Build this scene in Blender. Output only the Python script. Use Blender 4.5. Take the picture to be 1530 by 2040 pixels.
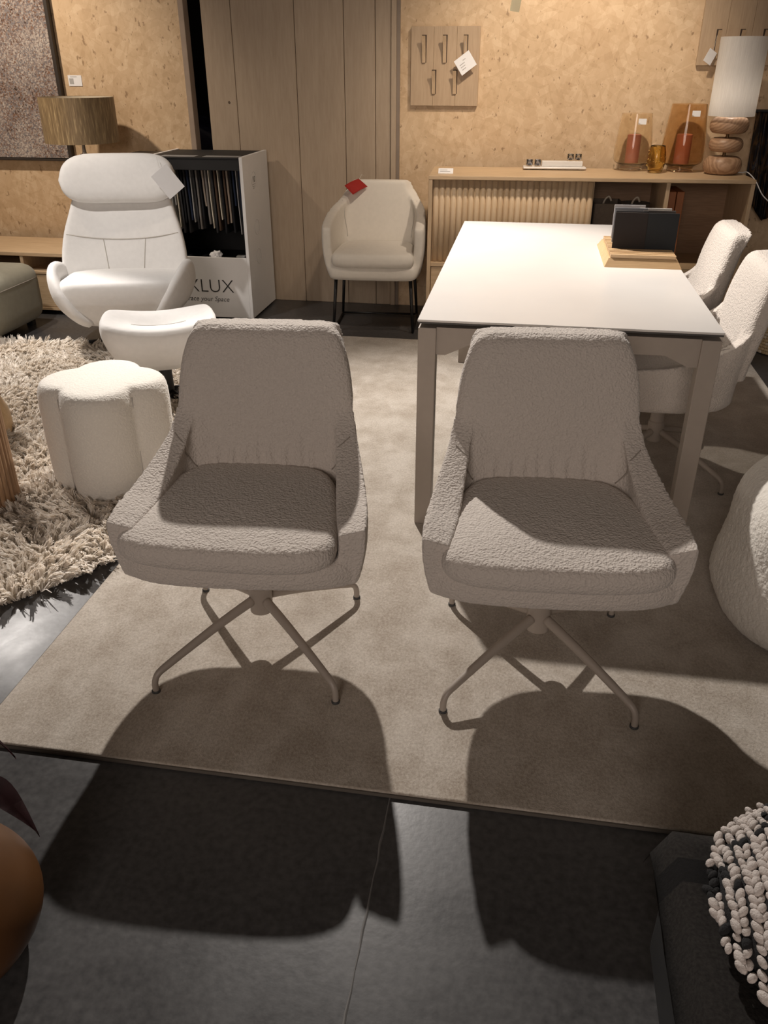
import bpy, bmesh, math, random
import numpy as np
from mathutils import Vector, Matrix, noise as mnoise
from mathutils.bvhtree import BVHTree
random.seed(7); rng = np.random.default_rng(7)
for o in list(bpy.data.objects): bpy.data.objects.remove(o, do_unlink=True)
S = bpy.context.scene
C = S.collection
R = math.radians

# ------------------------------------------------------------------ camera
cam_d = bpy.data.cameras.new('camera'); cam = bpy.data.objects.new('camera', cam_d); C.objects.link(cam)
cam.location = (0, 0, 1.453); cam.rotation_euler = (R(90 - 28.5), 0, R(9.4))
cam_d.sensor_fit = 'VERTICAL'; cam_d.sensor_height = 36.0; cam_d.lens = 1639.0 / 2040.0 * 36.0
cam_d.clip_start = 0.05
S.camera = cam
# ------------------------------------------------------------------ world, exposure
S.view_settings.view_transform = 'Standard'; S.view_settings.look = 'None'
S.view_settings.gamma = 1.0; S.view_settings.use_curve_mapping = False
S.view_settings.exposure = 0.0
W = bpy.data.worlds.new('world'); S.world = W; W.use_nodes = True
W.node_tree.nodes['Background'].inputs[0].default_value = (1.0, 0.80, 0.64, 1)
W.node_tree.nodes['Background'].inputs[1].default_value = 0.06
# ------------------------------------------------------------------ ceiling spots and one added fill
def spot(name, loc, target, power, angle=80, blend=0.6, radius=0.04, col=(1.0, 0.84, 0.68)):
    d = bpy.data.lights.new(name, 'SPOT'); d.energy = power; d.color = col
    d.spot_size = R(angle); d.spot_blend = blend; d.shadow_soft_size = radius
    o = bpy.data.objects.new(name, d); C.objects.link(o); o.location = loc
    o.rotation_euler = (Vector(target) - Vector(loc)).to_track_quat('-Z', 'Y').to_euler()
    return o
spot('spot_table', (-1.15, 4.55, 2.8), (0.08, 2.62, 0.3), 600, 86, 0.75, 0.035, (1, .93, .865))
spot('spot_recliner', (-2.75, 3.25, 2.8), (-2.45, 4.25, 0.55), 165, 56, 1.0, 0.04, (1, .94, .885))
spot('spot_table_right', (0.25, 4.5, 2.8), (0.98, 3.1, 0.2), 85, 37, 0.7, 0.04, (1, .89, .78))
spot('spot_left', (-3.75, 4.65, 2.8), (-2.55, 3.2, 0.0), 480, 46, 0.45, 0.06, (1, .93, .87))
spot('spot_wall', (0.25, 4.35, 2.8), (0.15, 5.6, 1.15), 165, 74, 0.9, 0.05)
spot('spot_wall_left', (-3.4, 4.3, 2.8), (-3.1, 5.6, 0.9), 170, 80, 0.9, 0.05)
spot('spot_armchair', (-0.2, 3.7, 2.8), (-1.0, 5.3, 0.6), 65, 60, 0.9, 0.05)
spot('fill_behind_camera', (-0.6, -5.0, 2.7), (-0.3, 2.5, 0.5), 510, 60, 0.9, 1.2, (1, .86, .775))  # added soft fill from behind the camera, brightens the shaded chair fronts

# ------------------------------------------------------------------ helpers: objects
def tag(o, label=None, cat=None, group=None, kind=None):
    if label: o['label'] = label
    if cat: o['category'] = cat
    if group: o['group'] = group
    if kind: o['kind'] = kind
    return o
def thing(name, label, cat, loc=(0, 0, 0), rz=0, group=None):
    o = bpy.data.objects.new(name, None); C.objects.link(o)
    o.empty_display_size = 0.1; o.location = loc; o.rotation_euler = (0, 0, R(rz))
    return tag(o, label, cat, group)
def link(name, me, mat=None, parent=None, loc=(0, 0, 0), rot=(0, 0, 0)):
    o = bpy.data.objects.new(name, me); C.objects.link(o); o.parent = parent
    o.location = loc; o.rotation_euler = rot
    if mat is not None and len(me.materials) == 0: me.materials.append(mat)
    return o
def mesh(name, bm, smooth=False, angle=None):
    me = bpy.data.meshes.new(name); bm.normal_update(); bm.to_mesh(me); bm.free()
    if smooth:
        for p in me.polygons: p.use_smooth = True
    if angle is not None and hasattr(me, 'set_sharp_from_angle'): me.set_sharp_from_angle(angle=R(angle))
    return me
def part(name, bm, mat, parent=None, smooth=False, loc=(0, 0, 0), rot=(0, 0, 0), angle=None):
    return link(name, mesh(name, bm, smooth, angle), mat, parent, loc, rot)
def struct(name, bm, mat, parent=None):
    o = part(name, bm, mat, parent)
    if parent is None: o['kind'] = 'structure'
    return o
def bake(bm, voxel=None, smooth=0, sub=0, disp=None):
    me = bpy.data.meshes.new('bake'); bmesh.ops.recalc_face_normals(bm, faces=bm.faces[:]); bm.to_mesh(me); bm.free()
    o = bpy.data.objects.new('bake', me); C.objects.link(o)
    if voxel:
        m = o.modifiers.new('r', 'REMESH'); m.mode = 'VOXEL'; m.voxel_size = voxel; m.adaptivity = 0
    if smooth:
        m = o.modifiers.new('s', 'SMOOTH'); m.factor = 0.5; m.iterations = smooth
    if sub:
        m = o.modifiers.new('u', 'SUBSURF'); m.levels = sub; m.render_levels = sub
    if disp:
        t = bpy.data.textures.new('nub', 'CLOUDS'); t.noise_scale = disp[0]; t.noise_depth = 1
        m = o.modifiers.new('d', 'DISPLACE'); m.texture = t; m.strength = disp[1]; m.mid_level = 0.5; m.texture_coords = 'LOCAL'
    dg = bpy.context.evaluated_depsgraph_get(); dg.update()
    out = bpy.data.meshes.new_from_object(o.evaluated_get(dg))
    bpy.data.objects.remove(o, do_unlink=True); bpy.data.meshes.remove(me)
    for p in out.polygons: p.use_smooth = True
    return out

# ------------------------------------------------------------------ helpers: shapes
def box(bm, x0, x1, y0, y1, z0, z1, bev=0.0, seg=2):
    r = bmesh.ops.create_cube(bm, size=1.0)
    for v in r['verts']:
        v.co = Vector((x0 + (v.co.x + .5) * (x1 - x0), y0 + (v.co.y + .5) * (y1 - y0), z0 + (v.co.z + .5) * (z1 - z0)))
    if bev:
        es = {e for v in r['verts'] for e in v.link_edges}
        bmesh.ops.bevel(bm, geom=list(es), offset=bev, segments=seg, affect='EDGES', profile=0.5)
    return bm
def B(*a, **k): return box(bmesh.new(), *a, **k)
def lathe(bm, prof, n=32, cx=0, cy=0, close_top=True, close_bot=True):
    rings = []
    for r, z in prof:
        rings.append([bm.verts.new((cx + r * math.cos(2 * math.pi * i / n), cy + r * math.sin(2 * math.pi * i / n), z)) for i in range(n)])
    for a, b in zip(rings, rings[1:]):
        for i in range(n): bm.faces.new((a[i], a[(i + 1) % n], b[(i + 1) % n], b[i]))
    if close_bot: bm.faces.new(list(reversed(rings[0])))
    if close_top: bm.faces.new(rings[-1])
    return bm
def catmull(pts, k=6, closed=False):
    P = [np.array(p, float) for p in pts]; out = []; n = len(P)
    segs = n if closed else n - 1
    for i in range(segs):
        if closed: p0, p1, p2, p3 = P[(i - 1) % n], P[i], P[(i + 1) % n], P[(i + 2) % n]
        else: p0, p1, p2, p3 = P[max(i - 1, 0)], P[i], P[i + 1], P[min(i + 2, n - 1)]
        for j in range(k):
            t = j / k
            out.append(0.5 * ((2 * p1) + (-p0 + p2) * t + (2 * p0 - 5 * p1 + 4 * p2 - p3) * t * t + (-p0 + 3 * p1 - 3 * p2 + p3) * t ** 3))
    if not closed: out.append(P[-1])
    return out
def tube(bm, pts, rad, n=8, cap=True):
    pts = [Vector(p) for p in pts]; m = len(pts)
    rads = rad if hasattr(rad, '__len__') else [rad] * m
    rings = []; up = None
    for i, p in enumerate(pts):
        t = (pts[min(i + 1, m - 1)] - pts[max(i - 1, 0)]).normalized()
        if up is None:
            up = t.orthogonal().normalized()
        up = (up - t * up.dot(t)).normalized()
        s = t.cross(up)
        rings.append([bm.verts.new(p + (up * math.cos(2 * math.pi * j / n) + s * math.sin(2 * math.pi * j / n)) * rads[i]) for j in range(n)])
    for a, b in zip(rings, rings[1:]):
        for j in range(n): bm.faces.new((a[j], a[(j + 1) % n], b[(j + 1) % n], b[j]))
    if cap:
        bm.faces.new(list(reversed(rings[0]))); bm.faces.new(rings[-1])
    return bm
def rings_loft(bm, rings, cap=True):
    vs = [[bm.verts.new(p) for p in r] for r in rings]; n = len(vs[0])
    for a, b in zip(vs, vs[1:]):
        for i in range(n): bm.faces.new((a[i], a[(i + 1) % n], b[(i + 1) % n], b[i]))
    if cap:
        bm.faces.new(list(reversed(vs[0]))); bm.faces.new(vs[-1])
    return bm
def mirror_outline(half):
    """half outline from front centre round the +x side to back centre -> closed"""
    return list(half) + [(-x, y) for x, y in reversed(half) if abs(x) > 1e-6]
def pad(bm, outline, rings, k=4, zf=None):
    """closed soft body: outline (xy) scaled about its centroid, rings = [(scale, z)]"""
    o = catmull([(x, y) for x, y in outline], k, True)
    c = np.mean(o, axis=0)
    out = []
    for s, z in rings:
        r = []
        for p in o:
            q = c + (p - c) * s
            r.append((q[0], q[1], z + (zf(q[0], q[1], s) if zf else 0)))
        out.append(r)
    return rings_loft(bm, out)
def ring_profile(z0, z1, r, inset, dome, n=5):
    """rounded pad rings: bottom z0, top z1, edge radius r (as scale inset)"""
    L = []
    for i in range(n + 1):
        a = -math.pi / 2 + math.pi / 2 * i / n
        L.append((1 - inset + inset * math.cos(a), z0 + r + r * math.sin(a)))
    for i in range(n + 1):
        a = math.pi / 2 * i / n
        L.append((1 - inset + inset * math.cos(a), z1 - r + r * math.sin(a)))
    for s in (0.75, 0.5, 0.25, 0.05):
        L.append((s * (1 - inset), z1 + dome * (1 - s * s)))
    return L
def snap(me, pts, off=0.0):
    bm = bmesh.new(); bm.from_mesh(me); t = BVHTree.FromBMesh(bm); bm.free(); out = []
    for p in pts:
        l, nrm, i, d = t.find_nearest(Vector(p)); out.append(l + nrm * off)
    for _ in range(3): out = [out[0]] + [(a + b * 2 + c) / 4 for a, b, c in zip(out, out[1:], out[2:])] + [out[-1]]
    return out
def shell(bm, half, thick, k=4, nz=7, drop=None):
    """tub shell. half: stations from back centre to front tip, each (bottom, mid, top) xyz on the OUTER face"""
    st = [tuple((-p[0], p[1], p[2]) for p in s) for s in reversed(half[1:])] + list(half)
    th = list(reversed(thick[1:])) + list(thick)
    b = catmull([s[0] for s in st], k); m = catmull([s[1] for s in st], k); t = catmull([s[2] for s in st], k)
    hh = catmull([(q,) for q in th], k)
    dr = drop or [0] * len(half); dr = list(reversed(dr[1:])) + list(dr); dd = catmull([(q,) for q in dr], k)
    n = len(b); loops = []
    for i in range(n):
        a = m[min(i + 1, n - 1)] - m[max(i - 1, 0)]; a2 = t[min(i + 1, n - 1)] - t[max(i - 1, 0)]
        d = np.array([a[0] + a2[0], a[1] + a2[1]]); d /= np.linalg.norm(d)
        inw = np.array([d[1], -d[0], 0])
        col = []
        for j in range(nz + 1):
            u = j / nz
            p = b[i] * (1 - u) * (1 - 2 * u) + m[i] * 4 * u * (1 - u) + t[i] * u * (2 * u - 1)
            col.append(p)
        h = hh[i][0]
        loops.append(col + [p + inw * h - np.array([0, 0, dd[i][0]]) for p in reversed(col)])
    return rings_loft(bm, loops)

# ------------------------------------------------------------------ helpers: materials
def newmat(name):
    m = bpy.data.materials.new(name); m.use_nodes = True
    nt = m.node_tree; return m, nt, nt.nodes['Principled BSDF']
def node(nt, typ, ins=None, **kw):
    n = nt.nodes.new(typ)
    for k, v in kw.items(): setattr(n, k, v)
    for k, v in (ins or {}).items():
        if hasattr(v, 'is_linked') or isinstance(v, bpy.types.NodeSocket): nt.links.new(v, n.inputs[k])
        else: n.inputs[k].default_value = v
    return n
def coords(nt, scale=(1, 1, 1), rot=(0, 0, 0), loc=(0, 0, 0)):
    tc = node(nt, 'ShaderNodeTexCoord')
    return node(nt, 'ShaderNodeMapping', {'Vector': tc.outputs['Object'], 'Scale': scale, 'Rotation': rot, 'Location': loc}).outputs[0]
def ramp(nt, fac, stops):
    r = node(nt, 'ShaderNodeValToRGB', {'Fac': fac}); e = r.color_ramp.elements
    while len(e) < len(stops): e.new(0.5)
    for q, (p, c) in zip(e, stops): q.position = p; q.color = (*c, 1) if len(c) == 3 else c
    return r.outputs[0]
def mix(nt, fac, a, b, mode='MIX'):
    n = node(nt, 'ShaderNodeMix', data_type='RGBA', blend_type=mode)
    for sock, v in ((n.inputs[0], fac), (n.inputs[6], a), (n.inputs[7], b)):
        if isinstance(v, bpy.types.NodeSocket): nt.links.new(v, sock)
        else: sock.default_value = v if not isinstance(v, tuple) else ((*v, 1) if len(v) == 3 else v)
    return n.outputs[2]
def bump(nt, bs, height, strength=0.5, dist=0.01):
    b = node(nt, 'ShaderNodeBump', {'Height': height, 'Strength': strength, 'Distance': dist})
    nt.links.new(b.outputs[0], bs.inputs['Normal'])
def plain(name, col, rough=0.6, metal=0.0, var=0.08, scale=12, bmp=None, spec=0.5, sheen=0.0, coat=0.0):
    m, nt, bs = newmat(name); v = coords(nt)
    nz = node(nt, 'ShaderNodeTexNoise', {'Vector': v, 'Scale': scale, 'Detail': 4})
    c = ramp(nt, nz.outputs['Fac'], [(0.25, tuple(x * (1 - var) for x in col)), (0.75, tuple(min(1, x * (1 + var)) for x in col))])
    nt.links.new(c, bs.inputs['Base Color']); bs.inputs['Roughness'].default_value = rough
    bs.inputs['Metallic'].default_value = metal; bs.inputs['Specular IOR Level'].default_value = spec
    bs.inputs['Sheen Weight'].default_value = sheen; bs.inputs['Coat Weight'].default_value = coat
    if bmp:
        n2 = node(nt, 'ShaderNodeTexNoise', {'Vector': v, 'Scale': bmp[0], 'Detail': 3}); bump(nt, bs, n2.outputs['Fac'], bmp[1], bmp[2])
    return m
def boucle(name, col, scale=170, strength=0.8, dist=0.006):
    m, nt, bs = newmat(name); v = coords(nt)
    n1 = node(nt, 'ShaderNodeTexNoise', {'Vector': v, 'Scale': scale * 0.5, 'Detail': 2})
    vv = node(nt, 'ShaderNodeVectorMath', {0: v, 1: n1.outputs['Color']}, operation='MULTIPLY_ADD')
    sc = node(nt, 'ShaderNodeVectorMath', {0: n1.outputs['Color'], 'Scale': 0.008}, operation='SCALE')
    ad = node(nt, 'ShaderNodeVectorMath', {0: v, 1: sc.outputs[0]}, operation='ADD'); nt.nodes.remove(vv)
    vo = node(nt, 'ShaderNodeTexVoronoi', {'Vector': ad.outputs[0], 'Scale': scale}, feature='SMOOTH_F1')
    n2 = node(nt, 'ShaderNodeTexNoise', {'Vector': v, 'Scale': scale * 0.8, 'Detail': 3})
    h = node(nt, 'ShaderNodeMath', {0: n2.outputs['Fac'], 1: vo.outputs['Distance']}, operation='SUBTRACT')
    c = ramp(nt, h.outputs[0], [(0.0, tuple(x * .93 for x in col)), (0.45, col)])
    nt.links.new(c, bs.inputs['Base Color']); bs.inputs['Roughness'].default_value = 1.0
    bs.inputs['Specular IOR Level'].default_value = 0.1; bs.inputs['Sheen Weight'].default_value = 0.25; bs.inputs['Sheen Roughness'].default_value = 0.6
    bump(nt, bs, h.outputs[0], strength, dist)
    return m
def wood(name, c1, c2, axis='x', scale=9, rough=0.5, stretch=14, bmp=0.15):
    m, nt, bs = newmat(name)
    s = {'x': (1, stretch, stretch), 'y': (stretch, 1, stretch), 'z': (stretch, stretch, 1)}[axis]
    v = coords(nt, s)
    n1 = node(nt, 'ShaderNodeTexNoise', {'Vector': v, 'Scale': scale * 0.35, 'Detail': 6, 'Roughness': 0.6, 'Distortion': 0.6})
    n2 = node(nt, 'ShaderNodeTexNoise', {'Vector': v, 'Scale': scale * 2.0, 'Detail': 3})
    f = node(nt, 'ShaderNodeMath', {0: n1.outputs['Fac'], 1: n2.outputs['Fac']}, operation='ADD')
    f2 = node(nt, 'ShaderNodeMath', {0: f.outputs[0], 1: 0.5}, operation='MULTIPLY')
    c = ramp(nt, f2.outputs[0], [(0.36, c2), (0.62, c1)])
    nt.links.new(c, bs.inputs['Base Color']); bs.inputs['Roughness'].default_value = rough
    bump(nt, bs, f2.outputs[0], bmp, 0.002)
    return m
def osb(name, tint=(1, 1, 1)):
    m, nt, bs = newmat(name); fac = None
    for i, (rot, sc) in enumerate(((20, 1.0), (68, 1.15), (115, 0.9), (160, 1.3))):
        v = node(nt, 'ShaderNodeMapping', {'Vector': coords(nt, (1, 1, 1), (0, R(rot), 0), (i * 3.1, 0, i * 1.7)), 'Scale': (34 * sc, 1.0, 10 * sc)}).outputs[0]
        vo = node(nt, 'ShaderNodeTexVoronoi', {'Vector': v, 'Scale': 1.0})
        g_ = node(nt, 'ShaderNodeRGBToBW', {'Color': vo.outputs['Color']}).outputs[0]
        fac = g_ if fac is None else node(nt, 'ShaderNodeMath', {0: fac, 1: g_}, operation='ADD').outputs[0]
    fac = node(nt, 'ShaderNodeMath', {0: fac, 1: 0.25}, operation='MULTIPLY').outputs[0]
    c = lambda r, g_, b: (r * tint[0], g_ * tint[1], b * tint[2])
    col = ramp(nt, fac, [(0.28, c(.50, .335, .19)), (0.42, c(.58, .405, .24)), (0.53, c(.62, .44, .27)), (0.72, c(.73, .55, .36))])
    vs = coords(nt, (1, 1, .6), (0, R(18), 0))
    n1 = node(nt, 'ShaderNodeTexNoise', {'Vector': vs, 'Scale': 34, 'Detail': 4, 'Roughness': 0.62})
    k = ramp(nt, n1.outputs['Fac'], [(0.325, (1, 1, 1)), (0.375, (0, 0, 0))])
    col = mix(nt, k, col, c(.22, .12, .055))
    n3 = node(nt, 'ShaderNodeTexNoise', {'Vector': coords(nt), 'Scale': 2.2, 'Detail': 4})
    col = mix(nt, 0.35, col, ramp(nt, n3.outputs['Fac'], [(0.3, c(.48, .34, .2)), (0.7, c(.66, .5, .32))]))
    nt.links.new(col, bs.inputs['Base Color']); bs.inputs['Roughness'].default_value = 0.55
    bump(nt, bs, fac, 0.25, 0.004)
    return m
def glass(name, col, rough=0.02):
    m, nt, bs = newmat(name); v = coords(nt)
    nz = node(nt, 'ShaderNodeTexNoise', {'Vector': v, 'Scale': 25})
    c = ramp(nt, nz.outputs['Fac'], [(0.3, col), (0.8, tuple(min(1, x * 1.05) for x in col))])
    nt.links.new(c, bs.inputs['Base Color']); bs.inputs['Transmission Weight'].default_value = 1.0
    bs.inputs['Roughness'].default_value = rough; bs.inputs['IOR'].default_value = 1.28
    return m

def concrete():
    m, nt, bs = newmat('dark_concrete'); v = coords(nt)
    a = node(nt, 'ShaderNodeTexNoise', {'Vector': v, 'Scale': 2.2, 'Detail': 7, 'Roughness': .65, 'Distortion': .4})
    b = node(nt, 'ShaderNodeTexNoise', {'Vector': v, 'Scale': 60, 'Detail': 4})
    f = node(nt, 'ShaderNodeMath', {0: a.outputs['Fac'], 1: b.outputs['Fac']}, operation='ADD')
    f = node(nt, 'ShaderNodeMath', {0: f.outputs[0], 1: .5}, operation='MULTIPLY')
    c = ramp(nt, f.outputs[0], [(.35, (.035, .034, .035)), (.65, (.085, .083, .083))])
    nt.links.new(c, bs.inputs['Base Color'])
    r = ramp(nt, a.outputs['Fac'], [(.3, (.30, .30, .30)), (.7, (.46, .46, .46))])
    nt.links.new(r, bs.inputs['Roughness']); bs.inputs['Specular IOR Level'].default_value = .5
    bump(nt, bs, b.outputs['Fac'], .12, .002)
    return m
def rug_mat():
    m, nt, bs = newmat('beige_rug'); v = coords(nt)
    a = node(nt, 'ShaderNodeTexNoise', {'Vector': coords(nt, (1.25, 1, 1)), 'Scale': 6.5, 'Detail': 9, 'Roughness': .68, 'Distortion': .25})
    b = node(nt, 'ShaderNodeTexNoise', {'Vector': v, 'Scale': 420, 'Detail': 3})
    c = ramp(nt, a.outputs['Fac'], [(.36, (.31, .255, .197)), (.50, (.44, .385, .322)), (.60, (.55, .495, .43))])
    g2 = node(nt, 'ShaderNodeTexNoise', {'Vector': coords(nt, (1, .7, 1)), 'Scale': 150, 'Detail': 5, 'Roughness': .7})
    c = mix(nt, .45, c, ramp(nt, g2.outputs['Fac'], [(.36, (.27, .22, .17)), (.5, (.43, .375, .315)), (.64, (.60, .535, .46))]))
    nt.links.new(c, bs.inputs['Base Color']); bs.inputs['Roughness'].default_value = .85
    bs.inputs['Sheen Weight'].default_value = .35; bs.inputs['Specular IOR Level'].default_value = .2
    bump(nt, bs, g2.outputs['Fac'], .6, .006)
    return m
def art_mat():
    m, nt, bs = newmat('speckled_art'); v = coords(nt)
    wv = node(nt, 'ShaderNodeTexNoise', {'Vector': v, 'Scale': 60, 'Detail': 2})
    sc = node(nt, 'ShaderNodeVectorMath', {0: wv.outputs['Color'], 'Scale': .02}, operation='SCALE')
    ad = node(nt, 'ShaderNodeVectorMath', {0: v, 1: sc.outputs[0]}, operation='ADD')
    vo = node(nt, 'ShaderNodeTexVoronoi', {'Vector': ad.outputs[0], 'Scale': 130})
    f = node(nt, 'ShaderNodeRGBToBW', {'Color': vo.outputs['Color']}).outputs[0]
    lo = node(nt, 'ShaderNodeTexNoise', {'Vector': v, 'Scale': 4, 'Detail': 4})
    f = node(nt, 'ShaderNodeMath', {0: f, 1: lo.outputs['Fac']}, operation='ADD').outputs[0]
    f = node(nt, 'ShaderNodeMath', {0: f, 1: .5}, operation='MULTIPLY').outputs[0]
    c = ramp(nt, f, [(.26, (.05, .035, .03)), (.36, (.22, .12, .075)), (.45, (.16, .155, .165)), (.55, (.30, .235, .20)), (.70, (.48, .42, .37))])
    nt.links.new(c, bs.inputs['Base Color']); bs.inputs['Roughness'].default_value = .9
    bump(nt, bs, f, .5, .01)
    return m

m_concrete = concrete(); m_rug = rug_mat(); m_art = art_mat()
m_osb = osb('osb_board')
m_plank = wood('greige_plank', (.44, .345, .25), (.385, .295, .21), 'z', 5, .6, 10, .06)
m_black = plain('black_matte', (.012, .012, .013), .7)
m_blackmetal = plain('black_metal', (.018, .017, .017), .4, .3)
m_void = plain('gap_darkness', (.004, .004, .006), .9)
m_boucle = boucle('greige_boucle', (.66, .595, .535), 185, .6, .006)
m_boucle_w = boucle('cream_boucle', (.76, .72, .655), 150, .45, .005)
m_offwhite = plain('offwhite_weave', (.76, .745, .725), .95, 0, .03, 40, (900, .35, .002), .1, .2)
m_offwhite2 = plain('ivory_weave', (.70, .655, .585), .95, 0, .03, 40, (700, .4, .002), .1, .2)
m_seam = plain('seam_thread', (.33, .29, .25), .95)
m_seam_w = plain('pale_seam_thread', (.47, .44, .40), .95)
m_taupe = plain('taupe_metal', (.36, .31, .265), .45, .0, .03, 30, None, .5)
m_tabletop = plain('white_ceramic', (.72, .695, .665), .28, 0, .02, 6, None, .5)
m_tabledge = plain('dark_edge', (.06, .055, .05), .5)
m_oak = wood('oak', (.60, .44, .275), (.48, .335, .195), 'x', 8, .45)
m_oak_z = wood('oak_upright', (.58, .43, .275), (.46, .325, .195), 'z', 8, .45)
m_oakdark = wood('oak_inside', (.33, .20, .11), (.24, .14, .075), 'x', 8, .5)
m_beech = wood('beech', (.62, .42, .225), (.50, .32, .16), 'x', 8, .45)
m_white = plain('white_card', (.78, .77, .76), .7, 0, .02)
m_paper = plain('paper', (.82, .82, .83), .8, 0, .02)
m_print = plain('print_ink', (.03, .028, .026), .7)
m_faint = plain('faint_print', (.42, .41, .40), .8)
m_red = plain('red_card', (.55, .04, .03), .6)
m_shag = plain('shag_pile', (.86, .80, .72), .9, 0, .08, 5, None, .2, .3)
_nt = m_shag.node_tree; _bs = _nt.nodes['Principled BSDF']
_tr = node(_nt, 'ShaderNodeBsdfTranslucent', {'Color': (.86, .79, .70, 1)}); _mx = node(_nt, 'ShaderNodeMixShader', {0: .35, 1: _bs.outputs[0], 2: _tr.outputs[0]})
_nt.links.new(_mx.outputs[0], _nt.nodes['Material Output'].inputs[0])
m_pouf = plain('sage_weave', (.30, .28, .215), .95, 0, .06, 30, (600, .4, .002), .1, .2)
m_string = plain('string', (.6, .58, .54), .8)

# ================================================================== THE SETTING
struct('floor', B(-4.6, 3.2, -2.5, 7.2, -0.05, 0), m_concrete)
bm = bmesh.new()   # saw-cut joint in the slab, filled with pale dust
pts = [(-0.203 + 0.0010 * math.sin(9 * i) + .0007 * math.sin(23 * i), 1.34 - i * 0.04, 0.0004) for i in range(60)]
tube(bm, pts, [0.0022 + 0.0008 * math.sin(5 * i) for i in range(60)], 5)
part('floor_joint', bm, plain('joint_dust', (.17, .165, .16), .9), bpy.data.objects['floor'])
WY = 5.62
struct('wall_right', B(-0.83, 3.2, WY, WY + 0.06, 0, 3.2), m_osb)
wl = struct('wall_left', B(-4.6, -2.19, WY - 0.05, WY + 0.01, 0, 3.2), m_osb)
struct('trim_1', B(-2.19, -2.155, WY - 0.06, WY + 0.02, 0, 3.2, .003), plain('wall_edge', (.34, .26, .20), .6))
wb = struct('wall_back', B(-2.07, -0.83, WY + 0.02, WY + 0.06, 0, 3.2), m_plank)
xs = [-2.068, -1.878, -1.481, -1.177, -0.984, -0.886]
for a, b in zip(xs, xs[1:]):
    part('plank', B(a + .0015, b - .0015, WY - 0.005, WY + 0.03, 0, 3.2, .0025, 1), m_plank, wb)
part('knot', lathe(bmesh.new(), [(.001, 0), (.008, .001), (.007, .004)], 10), plain('knot_wood', (.12, .08, .05), .7), wb, loc=(-1.93, WY - .004, 1.245), rot=(R(90), 0, 0))
struct('trim_2', B(-0.884, -0.852, WY - 0.02, WY + 0.02, 0, 3.2, .003), m_plank)
struct('trim_3', B(-0.852, -0.83, WY - 0.012, WY + 0.05, 0, 3.2, .002), plain('trim_dark_wood', (.23, .18, .14), .6))  # narrow strip in a darker wood tone
struct('wall_dark_backing', B(-3.2, -1.4, 6.9, 6.96, 0, 3.2), m_void)  # near-black backing added so the gap reads dark; the darkness is its colour

# ================================================================== RUGS
t = thing('area_rug', 'large beige low-pile rug under the dining table and swivel chairs', 'rug')
part('pile', B(-1.235, 1.275, 1.312, 4.78, 0.003, 0.014, .003), m_rug, t)
part('bound_edge', B(-1.240, 1.280, 1.307, 4.785, 0.0, 0.009, .002), plain('rug_binding', (.10, .085, .07), .9), t)

SH = (-2.57, 2.84, 1.50)
t = thing('shag_rug', 'round cream shag rug with long pile at the left', 'rug', (SH[0], SH[1], 0))
bm = bmesh.new(); oc = []
for i in range(120):
    a = 2 * math.pi * i / 120; oc.append((min(1.30, 1.45 * math.cos(a)), 1.45 * math.sin(a)))
rings_loft(bm, [[(x, y, 0) for x, y in oc], [(x * 1.005, y * 1.005, .006) for x, y in oc], [(x * .985, y * .985, .016) for x, y in oc]])
part('backing', bm, m_shag, t)
def shag():
    n = 300000; ang = rng.random(n) * 2 * math.pi; rad = SH[2] * np.sqrt(rng.random(n)) * 0.985
    x, y = rad * np.cos(ang), rad * np.sin(ang)
    keep = (x > -.75) & (x < 1.305)
    for fx, fy, fr in ((-1.515, 2.745, .24), (-1.96, 2.42, .17), (-2.345, 3.02, .155)): keep &= np.hypot(x + SH[0] - fx, y + SH[1] - fy) > fr
    x, y = x[keep], y[keep]; n = len(x)
    g_ = .024
    ci = np.round(x / g_); cj = np.round(y / g_)
    key = (ci * 73856093 + cj * 19349663).astype(np.int64)
    hsh = lambda k: ((np.sin(key * 12.9898 + k * 78.233) * 43758.5453) % 1.0)
    cx, cy = (ci + (hsh(1) - .5) * .9) * g_, (cj + (hsh(2) - .5) * .9) * g_
    lo = np.array([[mnoise.noise(Vector((a * 5, b * 5, q))) for q in (0.3, 5.3)] for a, b in zip(cx, cy)])
    ln = .030 + .016 * hsh(3)
    edge = np.clip((np.hypot(x, y) - 1.38) / .1, 0, 1)
    lean = np.stack([lo[:, 0] * 1.6 + (hsh(4) - .5) * 1.3 + edge * x * .5, lo[:, 1] * 1.6 + (hsh(5) - .5) * 1.3 + edge * y * .5], 1)
    tip = np.stack([cx + lean[:, 0] * ln, cy + lean[:, 1] * ln, .012 + ln * (.75 + .35 * hsh(6))], 1) + rng.normal(0, .0052, (n, 3))
    tip[:, 2] = np.maximum(tip[:, 2], .008)
    root = np.stack([x, y, np.full(n, .008)], 1)
    mid = root * .55 + tip * .45 + np.stack([np.zeros(n), np.zeros(n), .010 + .006 * rng.random(n)], 1) + rng.normal(0, .002, (n, 3))
    w = .0016 + .0012 * rng.random(n); a2 = rng.random(n) * math.pi
    wv = np.stack([np.cos(a2) * w, np.sin(a2) * w, np.zeros(n)], 1)
    V = np.stack([root - wv, root + wv, mid + wv * 1.3, mid - wv * 1.3, tip + wv * .8, tip - wv * .8], 1).reshape(-1, 3)
    b = np.arange(n)[:, None] * 6
    F = np.concatenate([b + [0, 1, 2, 3], b + [3, 2, 4, 5]], 1).reshape(-1, 4)
    me = bpy.data.meshes.new('pile'); me.from_pydata(V.tolist(), [], F.tolist()); return me
o = link('pile', shag(), m_shag, t); o['kind'] = 'stuff'

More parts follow.
